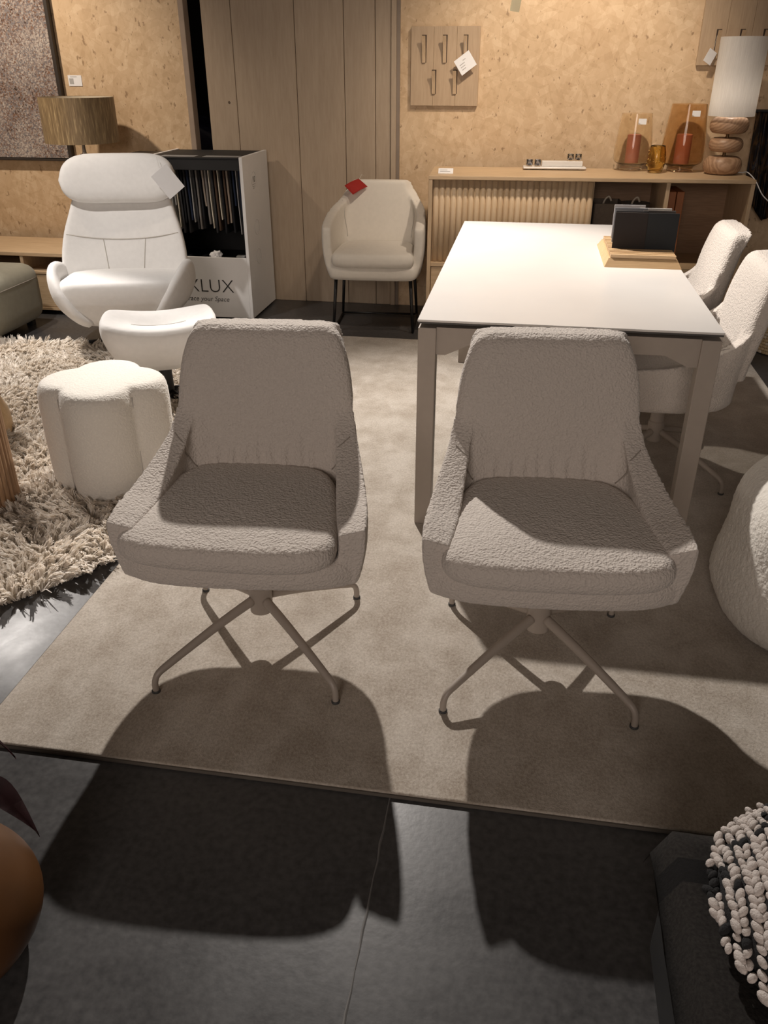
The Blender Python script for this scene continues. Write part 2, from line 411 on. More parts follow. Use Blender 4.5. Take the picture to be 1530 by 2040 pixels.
# ================================================================== SWIVEL CHAIRS
def chair_meshes():
    half = [((0, .235, .335), (0, .262, .55), (0, .345, .832)),
            ((.10, .233, .335), (.11, .260, .55), (.10, .343, .832)),
            ((.16, .222, .335), (.178, .248, .55), (.180, .336, .830)),
            ((.205, .195, .335), (.226, .222, .545), (.208, .322, .810)),
            ((.24, .15, .335), (.252, .180, .52), (.228, .280, .72)),
            ((.262, .10, .335), (.268, .130, .475), (.247, .200, .595)),
            ((.275, .03, .335), (.285, .045, .435), (.275, .085, .535)),
            ((.285, -.06, .335), (.299, -.05, .42), (.297, -.03, .506)),
            ((.292, -.14, .335), (.308, -.135, .415), (.309, -.13, .498)),
            ((.288, -.195, .335), (.306, -.20, .415), (.311, -.20, .488))]
    bm = bmesh.new()
    shell(bm, half, [.062, .062, .06, .055, .052, .056, .068, .076, .074, .064], 5, 9, [0, 0, 0, 0, 0, .006, .016, .022, .022, .018])
    base = mirror_outline([(0, -.240), (.14, -.236), (.24, -.218), (.288, -.175), (.296, -.06), (.285, .06), (.24, .17), (.14, .225), (0, .235)])
    pad(bm, base, [(.90, .325), (.97, .332), (1.0, .352), (1.0, .378), (.97, .396), (.88, .402)])
    rows = [tuple(q) for q in catmull([(.43, .185, .17, .26), (.50, .210, .186, .262), (.56, .228, .196, .27), (.62, .238, .204, .28), (.68, .236, .214, .294), (.74, .226, .228, .308), (.79, .210, .242, .322), (.815, .196, .254, .328), (.828, .175, .270, .330)], 3)]
    rings = []
    for z, w, ya, yb in rows:
        r = []
        for k in range(44):
            a = 2 * math.pi * k / 44; ca, sa = math.cos(a), math.sin(a)
            x = w * math.copysign(abs(ca) ** .45, ca); y = (ya + yb) / 2 + (yb - ya) / 2 * math.copysign(abs(sa) ** .5, sa)
            r.append((x, y, z + .012 * (1 if False else 0)))
        rings.append(r)
    rings_loft(bm, rings)
    for k in range(8):     # gathered pleats at the foot of the backrest
        x = -.135 + .27 * k / 7 + random.uniform(-.008, .008); h = random.uniform(.05, .085)
        tube(bm, catmull([(x, .176, .45), (x, .181, .49), (x * .98, .196, .49 + h)], 4), [.009 * (1 - j / 9) + .001 for j in range(9)], 6)
    me_shell = bake(bm, .0052, 6, 0, (.009, .0022))
    cu = mirror_outline([(0, -.282), (.14, -.278), (.228, -.258), (.264, -.212), (.256, -.10), (.233, .03), (.209, .115), (.165, .172), (.08, .192), (0, .196)])
    bm = bmesh.new()
    pad(bm, cu, ring_profile(.408, .474, .030, .10, .012), 5, lambda x, y, s: -.012 * max(0, -y / .28) ** 2)
    me_c = bake(bm, .0052, 5, 0, (.009, .0022))
    me_s = []
    for s in (-1, 1):
        pts = snap(me_shell, [(s * a, b, c) for a, b, c in catmull([(.238, .150, .585), (.222, .135, .575), (.203, .130, .545), (.190, .140, .51), (.178, .150, .47)], 6)], -.0008)
        bm = bmesh.new(); tube(bm, pts, .0021, 6); me_s.append(mesh('seam', bm, True))
    bm = bmesh.new()
    lathe(bm, [(.026, .108), (.031, .111), (.032, .19), (.027, .195), (.025, .30), (.06, .305), (.06, .335)], 28)
    box(bm, -.11, .11, -.09, .09, .318, .332, .004)
    me_h = mesh('column', bm, True, 35)
    bm = bmesh.new()
    path = catmull([(.025, 0, .152), (.12, 0, .126), (.22, 0, .093), (.295, 0, .066), (.322, 0, .053), (.333, 0, .032), (.334, 0, .004)], 6)
    n = len(path); tube(bm, path, [.0135 - .0050 * min(1, i / (n * .7)) for i in range(n)], 12)
    me_l = mesh('leg', bm, True)
    me_g = mesh('glide', lathe(bmesh.new(), [(.010, 0), (.0112, .001), (.0112, .006), (.009, .007)], 12), True)
    return me_shell, me_c, me_s, None, me_h, me_l, me_g
CH = chair_meshes()
m_glide = plain('glide_plastic', (.05, .05, .05), .6)
def swivel_chair(loc, rot, base_rot, label, cdx=0, crot=0):
    t = thing('swivel_chair', label, 'chair', (*loc, .0141), 0, 'boucle swivel dining chairs')
    z = (0, 0, R(rot))
    link('upholstered_shell', CH[0], m_boucle, t, rot=z)
    link('seat_cushion', CH[1], m_boucle, t, (cdx, 0, 0), (0, 0, R(rot + crot)))
    for q in CH[2]: link('seam', q, m_seam, t, rot=z)
    link('swivel_column', CH[4], m_taupe, t, rot=z)
    for k in range(4):
        l = link('leg', CH[5], m_taupe, t, rot=(0, 0, R(base_rot + 45 + 90 * k)))
        link('foot_glide', CH[6], m_glide, l, loc=(.334, 0, 0))
    return t
swivel_chair((-.642, 1.80), 5.5, 4.5, 'greige boucle swivel chair in front, left of the two facing the camera', -.014, -2.5)
swivel_chair((.113, 1.84), 5.0, 2.5, 'greige boucle swivel chair in front of the white table end, right of the pair')
swivel_chair((.575, 3.20), -90, 0, 'swivel chair on the right side of the table, nearer the camera')
swivel_chair((.585, 3.90), -90, 0, 'swivel chair tucked behind the sample block, nearest the sideboard')

# ================================================================== DINING TABLE
def table():
    x0, x1, y0, y1 = -.315, .612, 2.548, 4.44
    t = thing('dining_table', 'rectangular dining table with white top and taupe metal legs', 'table', ((x0 + x1) / 2, (y0 + y1) / 2, .0141))
    a, b = (x1 - x0) / 2, (y1 - y0) / 2; Z = .75 - .0141
    part('tabletop', B(-a, a, -b, b, Z - .007, Z, .0015), m_tabletop, t)
    part('top_core', B(-a + .002, a - .002, -b + .002, b - .002, Z - .013, Z - .007), m_tabledge, t)
    part('support_board', B(-a + .05, a - .05, -b + .05, b - .05, Z - .026, Z - .013), m_tabledge, t)
    L = .058
    me = mesh('leg', B(-L / 2, L / 2, -L / 2, L / 2, 0, Z - .026, .003), False)
    for sx in (-1, 1):
        for sy in (-1, 1):
            link('leg', me, m_taupe, t, (sx * (a - .002 - L / 2), sy * (b - .002 - L / 2), 0))
    def beam(n, along_x, sgn):
        # rail with raked corner brackets: a real prism
        ln = (a - .002 - L) if along_x else (b - .002 - L)
        prof = [(-ln, Z - .026), (ln, Z - .026), (ln, Z - .115), (ln - .03, Z - .115), (ln - .10, Z - .082), (-ln + .10, Z - .082), (-ln + .03, Z - .115), (-ln, Z - .115)]
        bm = bmesh.new(); w = .018; off = sgn * ((b if along_x else a) - .002 - L / 2)
        f = lambda p, s: (p[0], off + s * w, p[1]) if along_x else (off + s * w, p[0], p[1])
        A = [bm.verts.new(f(p, -1)) for p in prof]; Bv = [bm.verts.new(f(p, 1)) for p in prof]
        bm.faces.new(A); bm.faces.new(list(reversed(Bv))); k = len(prof)
        for i in range(k): bm.faces.new((A[i], Bv[i], Bv[(i + 1) % k], A[(i + 1) % k]))
        bmesh.ops.recalc_face_normals(bm, faces=bm.faces[:])
        part('rail', bm, m_taupe, t)
    for s in (-1, 1): beam('r', True, s); beam('r', False, s)
table()

# ---- slotted sample block and its boards
m_slot = [wood('slat_beech_%d' % k, c1, c2, 'x', 8, .45) for k, (c1, c2) in enumerate((((.66, .46, .26), (.56, .37, .20)), ((.50, .33, .17), (.40, .25, .125)), ((.60, .41, .22), (.47, .30, .15))))]
def sample_block():
    t = thing('sample_block', 'slotted wooden block on the table holding material samples', 'sample holder', (.465, 3.66, .7501))
    bm = bmesh.new(); a, b, h = .148, .235, .030
    rings_loft(bm, [[(-a, -b, 0), (a, -b, 0), (a, b, 0), (-a, b, 0)], [(-a + .016, -b + .03, h), (a - .016, -b + .03, h), (a - .016, b - .03, h), (-a + .016, b - .03, h)]])
    part('block', bm, m_beech, t)
    for k in range(15):
        y = -b + .042 + k * .028
        part('slat', B(-a + .022, a - .022, y - .0085, y + .0085, h, h + .014, .0008, 1), m_slot[(k * 2) % 3], t)
    return t
sample_block()
def board(x, y, w, h, colr, label, tilt=4):
    m = plain('sample_' + label.split()[0], colr, .6, 0, .03, spec=.25)
    o = part('sample_board', B(-w / 2, w / 2, -.003, .003, 0, h, .0008, 1), m, None, loc=(x, y, .7805), rot=(R(-tilt), 0, 0))
    tag(o, label, 'sample board', 'material samples in the slotted block')
pit = .028; yb = 3.66 - .235 + .042 - .014
Y = lambda k: yb + k * pit
board(.418, Y(5), .130, .152, (.022, .016, .014), 'black-brown sample board at the front left of the slotted block', 3)
board(.541, Y(5), .122, .152, (.016, .018, .020), 'black sample board at the front right of the slotted block', 3)
board(.424, Y(7), .130, .150, (.035, .034, .036), 'charcoal sample board directly behind the black-brown board', 3)
board(.535, Y(8), .128, .150, (.085, .075, .068), 'taupe sample board behind the black one', 3)
board(.428, Y(10), .132, .150, (.20, .205, .22), 'slate grey sample board with only its upper strip visible', 3)
board(.530, Y(11), .130, .147, (.56, .54, .50), 'cream sample board at the back right of the block', 3)
board(.430, Y(13), .128, .150, (.40, .385, .39), 'pale grey sample board at the very back of the block', 3)

# ================================================================== SIDEBOARD (tambour front)
SBH = .905
SB = thing('sideboard', 'long oak sideboard with tambour door against the pressed-board wall', 'sideboard', (.325, 5.02, 0), 2.6)
HW, DP = .893, .48        # local: x -HW..HW, y 0 (front)..DP
part('top', B(-HW, HW, -.003, DP, SBH - .022, SBH, .003), m_oak, SB)
for s in (-1, 1): part('side_panel', B(s * HW - (.022 if s > 0 else 0), s * HW + (.022 if s < 0 else 0), 0, DP, .0, SBH - .022, .002), m_oak_z, SB)
part('back_panel', B(-HW + .022, HW - .022, DP - .014, DP - .004, .06, SBH - .022), m_oakdark, SB)
part('shelf', B(-HW + .022, HW - .022, .004, DP - .014, .400, .424, .002), m_oak, SB)
part('bottom_panel', B(-HW + .022, HW - .022, .004, DP - .014, .05, .072, .002), m_oak, SB)
part('divider', B(.425, .447, .012, DP - .014, .424, SBH - .022, .002), m_oak_z, SB)
part('plinth', B(-HW + .03, HW - .03, .04, .06, 0, .05), m_oakdark, SB)
td = part('tambour_door', B(-HW + .024, .038, .040, .046, .426, SBH - .024), m_oak_z, SB)
NS = 27; x0 = -HW + .026; pw = (.036 - x0) / NS
m_slats = [wood('slat_oak_%d' % k, c1, c2, 'z', 8, .5) for k, (c1, c2) in enumerate((((.60, .45, .29), (.50, .36, .22)), ((.56, .41, .26), (.45, .32, .19)), ((.63, .48, .32), (.53, .39, .245))))]
bm = bmesh.new(); tube(bm, [(0, 0, .427), (0, 0, SBH - .025)], pw * .49, 12)
me_sl = mesh('slat', bm, True)
for v in me_sl.vertices: v.co.y *= .7
me_sl3 = []
for m in m_slats:
    q = me_sl.copy(); q.materials.append(m); me_sl3.append(q)
for k in range(NS): link('slat', me_sl3[random.randrange(3)], None, td, (x0 + pw * (k + .5), .040, 0))
for k in range(3):
    xa = -HW + .025 + k * .595
    d = part('drawer_front', B(xa, xa + .588, .012, .03, .076, .396, .002), m_oak, SB)
    part('pull', B(xa + .25, xa + .34, .004, .013, .36, .37, .002), m_oakdark, d)
def sbw(x, y, z=0):   # sideboard local -> world
    c, s = math.cos(R(2.6)), math.sin(R(2.6)); return (.325 + c * x - s * y, 5.02 + s * x + c * y, z)
# inside the open half
def bin_(name, x, y, w, d, h, col, label, rnd=False):
    t = thing(name, label, 'basket', sbw(x, y, .4245), 2.6)
    m = plain(name + '_felt', col, .95, 0, .1, 60, (300, .5, .003))
    bm = bmesh.new()
    if rnd:
        lathe(bm, [(w * .45, 0), (w * .5, .02), (w * .52, h), (w * .48, h), (w * .46, .03), (w * .4, .02)], 28)
    else:
        box(bm, -w / 2, w / 2, -d / 2, d / 2, 0, .008)
        for a in ((-w / 2, w / 2, -d / 2, -d / 2 + .01), (-w / 2, w / 2, d / 2 - .01, d / 2), (-w / 2, -w / 2 + .01, -d / 2, d / 2), (w / 2 - .01, w / 2, -d / 2, d / 2)):
            box(bm, *a, 0, h, .002, 1)
    part('body', bm, m, t, rnd)
    bm = bmesh.new(); tube(bm, catmull([(-.03, -d * .3, h - .01), (-.02, -d * .32, h + .02), (.0, -d * .32, h + .035), (.015, -d * .3, h + .01)], 5), .006, 6)
    part('leather_loop', bm, plain(name + '_loop', (.5, .44, .36), .7), t, True)
bin_('felt_basket', .14, .22, .17, .22, .33, (.14, .11, .085), 'square taupe felt basket in the open sideboard beside the tambour door')
bin_('round_basket', .31, .26, .16, .16, .32, (.09, .075, .06), 'round dark basket inside the sideboard behind the sample boards', True)
m_cognac = plain('cognac_board', (.36, .13, .045), .5, 0, .1)
for k, (xx, lb) in enumerate(((.485, 'cognac upright box file in the sideboard, against the divider'), (.530, 'cognac upright box file in the sideboard, right one of two'))):
    o = part('box_file', B(-.020, .020, -.13, .13, 0, .40, .003), m_cognac, None, loc=sbw(xx, .24, .4245), rot=(0, 0, R(2.6)))
    tag(o, lb, 'box file', 'box files in the sideboard')

# ---- things on the sideboard
def hurricane(x, y, r, h, col, label, candle_h):
    t = thing('glass_hurricane', label, 'candle holder', sbw(x, y, SBH + .0005), 0, 'glass hurricane lanterns')
    w = .0035
    outer = [(r * .60, 0), (r * .62, .004), (r * .60, .022), (r * .66, .03), (r * .94, .05), (r * 1.0, .085), (r * .97, h * .5), (r * .80, h)]
    inner = [(a - w, b) for a, b in reversed(outer[3:])]
    inner = [(a, max(b, .034)) for a, b in inner]
    bm = bmesh.new(); lathe(bm, catmull_prof(outer) + catmull_prof(inner) + [(.002, .036)], 40, close_top=True)
    part('glass_body', bm, glass('glass_' + label.split()[0], col), t, True, angle=50)
    bm = bmesh.new(); cr = r * .36
    lathe(bm, [(cr, .038), (cr, .038 + candle_h - .004), (cr - .005, .038 + candle_h), (.006, .034 + candle_h)], 24)
    c = part('candle', bm, plain('terracotta_wax', (.52, .20, .13), .55), t, True, angle=40)
    bm = bmesh.new(); tube(bm, [(0, 0, .03 + candle_h), (.001, 0, .05 + candle_h)], .0012, 5); part('wick', bm, m_black, c)
    part('price_sticker', B(-.022, .022, -.001, 0, -.015, .015), m_paper, t, loc=(-r * .25 if r < .105 else r * .22, -r * .84, h * .87), rot=(0, 0, 0))
def catmull_prof(p, k=4): return [tuple(q) for q in catmull(p, k)]
hurricane(.278, .415, .108, .305, (.96, .91, .83), 'clear-amber glass hurricane with a terracotta candle, the smaller one', .155)
hurricane(.560, .400, .122, .355, (.86, .72, .545), 'dark amber glass hurricane with a candle, beside the wooden lamp', .16)
t = thing('votive_cup', 'small gold bubbled glass votive between the two hurricanes', 'votive', sbw(.398, .285, SBH + .0005))
bm = bmesh.new(); lathe(bm, catmull_prof([(.030, 0), (.040, .008), (.052, .055), (.050, .10), (.040, .145)]) + catmull_prof([(.037, .145), (.047, .10), (.049, .055), (.036, .012)]) + [(.002, .012)], 32)
part('glass_body', bm, glass('gold_glass', (.90, .74, .38), .10), t, True)
bm = bmesh.new()
for k in range(46):
    a = random.random() * 6.283; z = random.uniform(.02, .12); r = .0515 if z < .1 else .047
    bmesh.ops.create_icosphere(bm, subdivisions=1, radius=random.uniform(.002, .005), matrix=Matrix.Translation((r * math.cos(a), r * math.sin(a), z)))
part('gold_flecks', bm, plain('gold_leaf', (.75, .52, .16), .25, 1.0), t, True)

def pebble_lamp():
    t = thing('pebble_lamp', 'table lamp of three stacked wooden pebbles with tall white shade', 'lamp', sbw(.765, .270, SBH + .0005))
    def wmat(i):
        m, nt, bs = newmat('pebble_wood_%d' % i)
        v = coords(nt, (1, 1, 1), (R(70), 0, R(20 * i)), (.02 * i, .03, 0))
        wv = node(nt, 'ShaderNodeTexWave', {'Vector': v, 'Scale': 22, 'Distortion': 5, 'Detail': 2, 'Detail Scale': 1.2}, wave_type='RINGS')
        c = ramp(nt, wv.outputs['Fac'], [(.1, (.34, .20, .115)), (.9, (.47, .30, .185))])
        nt.links.new(c, bs.inputs['Base Color']); bs.inputs['Roughness'].default_value = .45
        return m
    for i, (r, z0, z1) in enumerate(((.105, 0, .094), (.092, .118, .190), (.104, .212, .294))):
        h = (z1 - z0) / 2; zc = (z0 + z1) / 2
        prof = [(max(.02, r - h * .8 + h * .8 * math.cos(a) if abs(a) < 1.56 else r - h * .8), zc + h * math.sin(a)) for a in np.linspace(-1.57, 1.57, 15)]
        bm = bmesh.new(); lathe(bm, prof, 36)
        part('wooden_pebble', bm, wmat(i), t, True)
    bm = bmesh.new(); lathe(bm, [(.009, .085), (.009, .34)], 14)
    part('brass_rod', bm, plain('dark_brass', (.22, .13, .06), .4, .8), t, True, angle=40)
    bm = bmesh.new(); n = 48
    lathe(bm, [(.123, .300), (.123, .682), (.121, .682), (.121, .300), (.123, .300)], n, close_top=False, close_bot=False)
    m, nt, bs = newmat('linen_shade')
    nz = node(nt, 'ShaderNodeTexNoise', {'Vector': coords(nt, (60, 60, 3)), 'Scale': 4, 'Detail': 3})
    c = ramp(nt, nz.outputs['Fac'], [(.3, (.74, .72, .69)), (.7, (.84, .82, .79))]); nt.links.new(c, bs.inputs['Base Color'])
    bs.inputs['Roughness'].default_value = .9
    tr = node(nt, 'ShaderNodeBsdfTranslucent', {'Color': c}); mx = node(nt, 'ShaderNodeMixShader', {0: .4, 1: bs.outputs[0], 2: tr.outputs[0]})
    nt.links.new(mx.outputs[0], nt.nodes['Material Output'].inputs[0])
    sh = part('shade', bm, m, t, True, angle=40)
    bm = bmesh.new()
    for a in (0, 2.094, 4.189): tube(bm, [(.0, 0, .335), (.1215 * math.cos(a), .1215 * math.sin(a), .335)], .002, 5)
    part('shade_spider', bm, m_blackmetal, sh)
    bm = bmesh.new(); lathe(bm, catmull_prof([(.012, .345), (.014, .37), (.028, .41), (.024, .445), (.003, .455)]), 16)
    bl, nt, bs = newmat('bulb_glow'); bs.inputs['Emission Color'].default_value = (1, .88, .76, 1); bs.inputs['Emission Strength'].default_value = 16
    part('bulb', bm, bl, t, True)
    bm = bmesh.new()
    tube(bm, catmull([(.07, .045, .006), (.12, .03, .005), (.150, .02, .008), (.19, -.03, -.03), (.235, -.06, -.10), (.30, -.07, -.16), (.42, .02, -.30)], 8), .0032, 6)
    part('cord', bm, m_white, t, True)
pebble_lamp()

t = thing('marble_tray', 'white tray with rounded corners on the sideboard', 'tray', sbw(-.170, .395, SBH + .0005), 2.6)
bm = bmesh.new(); box(bm, -.185, .185, -.05, .05, .004, .016, .006, 3); part('tray_body', bm, m_tabletop, t, True, angle=40)
part('riser', B(-.075, .165, -.01, .04, .016, .046, .004), m_tabletop, t)
for x in (-.15, .15): part('foot', lathe(bmesh.new(), [(.006, 0), (.006, .005)], 10), m_white, t, loc=(x, -.02, 0))
for k, (x, y, z, col, lb) in enumerate(((-.148, -.015, .0165, (.78, .81, .88), 'smoke-blue glass cup at the left end of the white tray'), (-.100, -.015, .0165, (.78, .81, .88), 'smoke-blue glass cup on the white tray, second from its left end'),
                                        (.092, .015, .0465, (.97, .97, .96), 'clear glass cup on the tray riser, left of two'), (.138, .015, .0465, (.97, .97, .96), 'clear glass cup on the tray riser, right of two'))):
    bm = bmesh.new(); lathe(bm, [(.013, 0), (.018, .003), (.019, .017), (.016, .019), (.019, .021), (.0185, .038), (.0155, .038), (.015, .008), (.002, .006)], 20)
    p = sbw(-.170 + x, .395 + y, SBH + z)
    tag(part('glass_cup', bm, glass('cup_glass_%d' % k, col, .05), None, True, loc=p), lb, 'cup', 'small glass cups on the white tray')

def tent(loc, rz, w, h, label, name='price_card', rx=0):
    t = thing(name, label, 'price tag', loc, rz)
    part('card', B(-w / 2, w / 2, -.0006, .0006, 0, h), m_paper, t, rot=(R(rx), 0, 0))
    for k in range(2): part('printed_line', B(-w * .38, w * (.1 + .2 * k), -.0012, -.0006, h * (.62 - .28 * k), h * (.70 - .28 * k)), m_faint, t, rot=(R(rx), 0, 0))
    return t
tent(sbw(-.803, .10, SBH + .0005), 2.6, .085, .032, 'small white price card on the sideboard above the tambour door', rx=-35)

# ---- coat racks
def coat_rack(name_label, x0, x1, z0, z1, hooks, tag_at=None):
    y = WY
    t = thing('coat_rack', name_label, 'coat rack', ((x0 + x1) / 2, y, z0), 0, 'wall-mounted oak coat racks')
    w, h = x1 - x0, z1 - z0
    m = wood('rack_oak', (.47, .345, .225), (.40, .285, .18), 'z', 6, .5)
    n = 3
    for k in range(n): part('board', B(-w / 2 + w / n * k + .0004, -w / 2 + w / n * (k + 1) - .0004, -.028, -.008, 0, h, .001, 1), m, t)
    part('batten', B(-w / 2 + .03, w / 2 - .03, -.008, 0, h * .3, h * .7), m, t)
    mh = wood('hook_oak', (.55, .40, .26), (.46, .33, .2), 'z', 6, .5); md = plain('slot_dark', (.05, .03, .02), .8)
    for hx, hz, hl in hooks:
        # a curved wooden peg that springs out of its slot
        hx -= (x0 + x1) / 2; hz -= z0
        s = part('slot', B(hx - .013, hx + .015, -.0290, -.0279, hz - hl, hz), md, t)
        bm = bmesh.new(); prof = catmull([(-.029, 0), (-.034, .25), (-.044, .6), (-.060, .93), (-.064, 1.0)], 4)
        pr = [(hx - .010, q[0], hz - hl + q[1] * hl * .96) for q in prof]
        fr, bk = [], []
        for (a, b, c) in pr:
            fr.append((bm.verts.new((a, b - .008, c)), bm.verts.new((a + .021, b - .008, c)))); bk.append((bm.verts.new((a, b, c)), bm.verts.new((a + .021, b, c))))
        for i in range(len(pr) - 1):
            bm.faces.new((fr[i][0], fr[i][1], fr[i + 1][1], fr[i + 1][0])); bm.faces.new((bk[i][1], bk[i][0], bk[i + 1][0], bk[i + 1][1]))
            bm.faces.new((fr[i][0], fr[i + 1][0], bk[i + 1][0], bk[i][0])); bm.faces.new((fr[i][1], bk[i][1], bk[i + 1][1], fr[i + 1][1]))
        bm.faces.new((fr[-1][0], fr[-1][1], bk[-1][1], bk[-1][0])); bm.faces.new((fr[0][1], fr[0][0], bk[0][0], bk[0][1]))
        part('hook', bm, mh, t)
coat_rack('oak coat rack with five pegs and a white price tag, left on the wall', -.762, -.352, 1.235, 1.655,
          [(-.684, 1.612, .145), (-.560, 1.612, .145), (-.437, 1.612, .145), (-.621, 1.430, .13), (-.494, 1.430, .13)])
coat_rack('oak coat rack mostly hidden behind the tall white lamp shade', .888, 1.30, 1.452, 1.87,
          [(.985, 1.632, .145), (1.112, 1.632, .145), (1.236, 1.632, .145)])
t = thing('hang_tag', 'white price tag hanging diagonally from a peg of the left coat rack', 'price tag', (-.437, WY - .072, 1.52))
bm = bmesh.new(); box(bm, -.052, .052, -.0006, .0006, -.045, .045, .0); part('card', bm, m_paper, t, loc=(.006, .0, -.055), rot=(0, R(-35), 0))
for k, wd in enumerate((.018, .034, .030, .026)):
    part('printed_line', B(-.035 + (.03 if k == 0 else 0), -.035 + (.03 if k == 0 else 0) + wd, -.0012, -.0006, .018 - k * .014, .022 - k * .014), m_faint, t, loc=(.006, 0, -.055), rot=(0, R(-35), 0))
bm = bmesh.new(); tube(bm, [(0, .012, .065), (.004, .004, .01), (.012, 0, -.01)], .0008, 5); part('string', bm, m_string, t)
# second tag, half hidden beside the lamp shade
t = thing('hang_tag', 'crumpled white tag peeking out beside the tall white shade', 'price tag', (.955, WY - .06, 1.50))
bm = bmesh.new(); box(bm, -.028, .028, -.0006, .0006, -.04, .03); part('card', bm, m_paper, t, rot=(0, R(28), R(25)))
bm = bmesh.new(); tube(bm, [(.02, .01, .10), (.01, .0, .03)], .0008, 5); part('string', bm, m_string, t)
# cream label hanging over the table
t = thing('hanging_label', 'narrow cream label hanging on a thread above the table', 'label', (-.132, 4.5, 1.672))
m = plain('cream_card', (.85, .80, .62), .7); nt = m.node_tree
nt.links.new(node(nt, 'ShaderNodeMixShader', {0: .5, 1: nt.nodes['Principled BSDF'].outputs[0], 2: node(nt, 'ShaderNodeBsdfTranslucent', {'Color': (.85, .78, .58, 1)}).outputs[0]}).outputs[0], nt.nodes['Material Output'].inputs[0])
part('card', B(-.022, .022, -.001, .001, 0, .11), m, t, rot=(0, R(8), 0))
bm = bmesh.new(); tube(bm, [(.014, 0, .108), (.014, 0, 1.5)], .0008, 5); part('thread', bm, m_string, t)

# ---- dark patterned hanging by the wall at the right edge
def wall_hanging():
    m, nt, bs = newmat('dark_tapestry'); v = coords(nt, (6, 6, 1.5))
    nz = node(nt, 'ShaderNodeTexNoise', {'Vector': v, 'Scale': 3.2, 'Detail': 5, 'Distortion': 2.0})
    c = ramp(nt, nz.outputs['Fac'], [(.34, (.010, .012, .022)), (.48, (.02, .018, .02)), (.56, (.16, .09, .04)), (.66, (.02, .03, .06)), (.74, (.30, .24, .18))])
    nt.links.new(c, bs.inputs['Base Color']); bs.inputs['Roughness'].default_value = .5
    bm = bmesh.new(); n, k = 44, 26; V = []
    for j in range(k + 1):
        z = .66 + .56 * j / k; r = []
        for i in range(n + 1):
            u = i / n; w = .26 * (1 - .35 * (1 - j / k) * 0) ; x = 1.255 + u * w + .02 * (1 - j / k)
            zz = z + (.05 * math.sin(u * 9) + .06 * abs(u - .25)) * (1 - j / k)
            r.append((x, 5.52 + .022 * math.sin(u * 26 + j * .1) + .01 * math.sin(u * 61), zz))
        V.append(r)
    vs = [[bm.verts.new(p) for p in r] for r in V]
    for a, b in zip(vs, vs[1:]):
        for i in range(n): bm.faces.new((a[i], a[i + 1], b[i + 1], b[i]))
    bmesh.ops.solidify(bm, geom=bm.faces[:], thickness=.006)
    t = thing('textile_hanging', 'dark blue and brown patterned textile hanging at the right of the sideboard', 'textile', (0, 0, 0))
    part('cloth', bm, m, t, True)
    bm = bmesh.new(); tube(bm, [(1.235, 5.53, 1.222), (1.545, 5.53, 1.222)], .009, 10); part('hanging_rod', bm, m_blackmetal, t)
    for x in (1.27, 1.50):
        bm = bmesh.new(); tube(bm, [(x, 5.53, 1.222), (x, WY, 1.222)], .006, 8); part('bracket', bm, m_blackmetal, t)
wall_hanging()

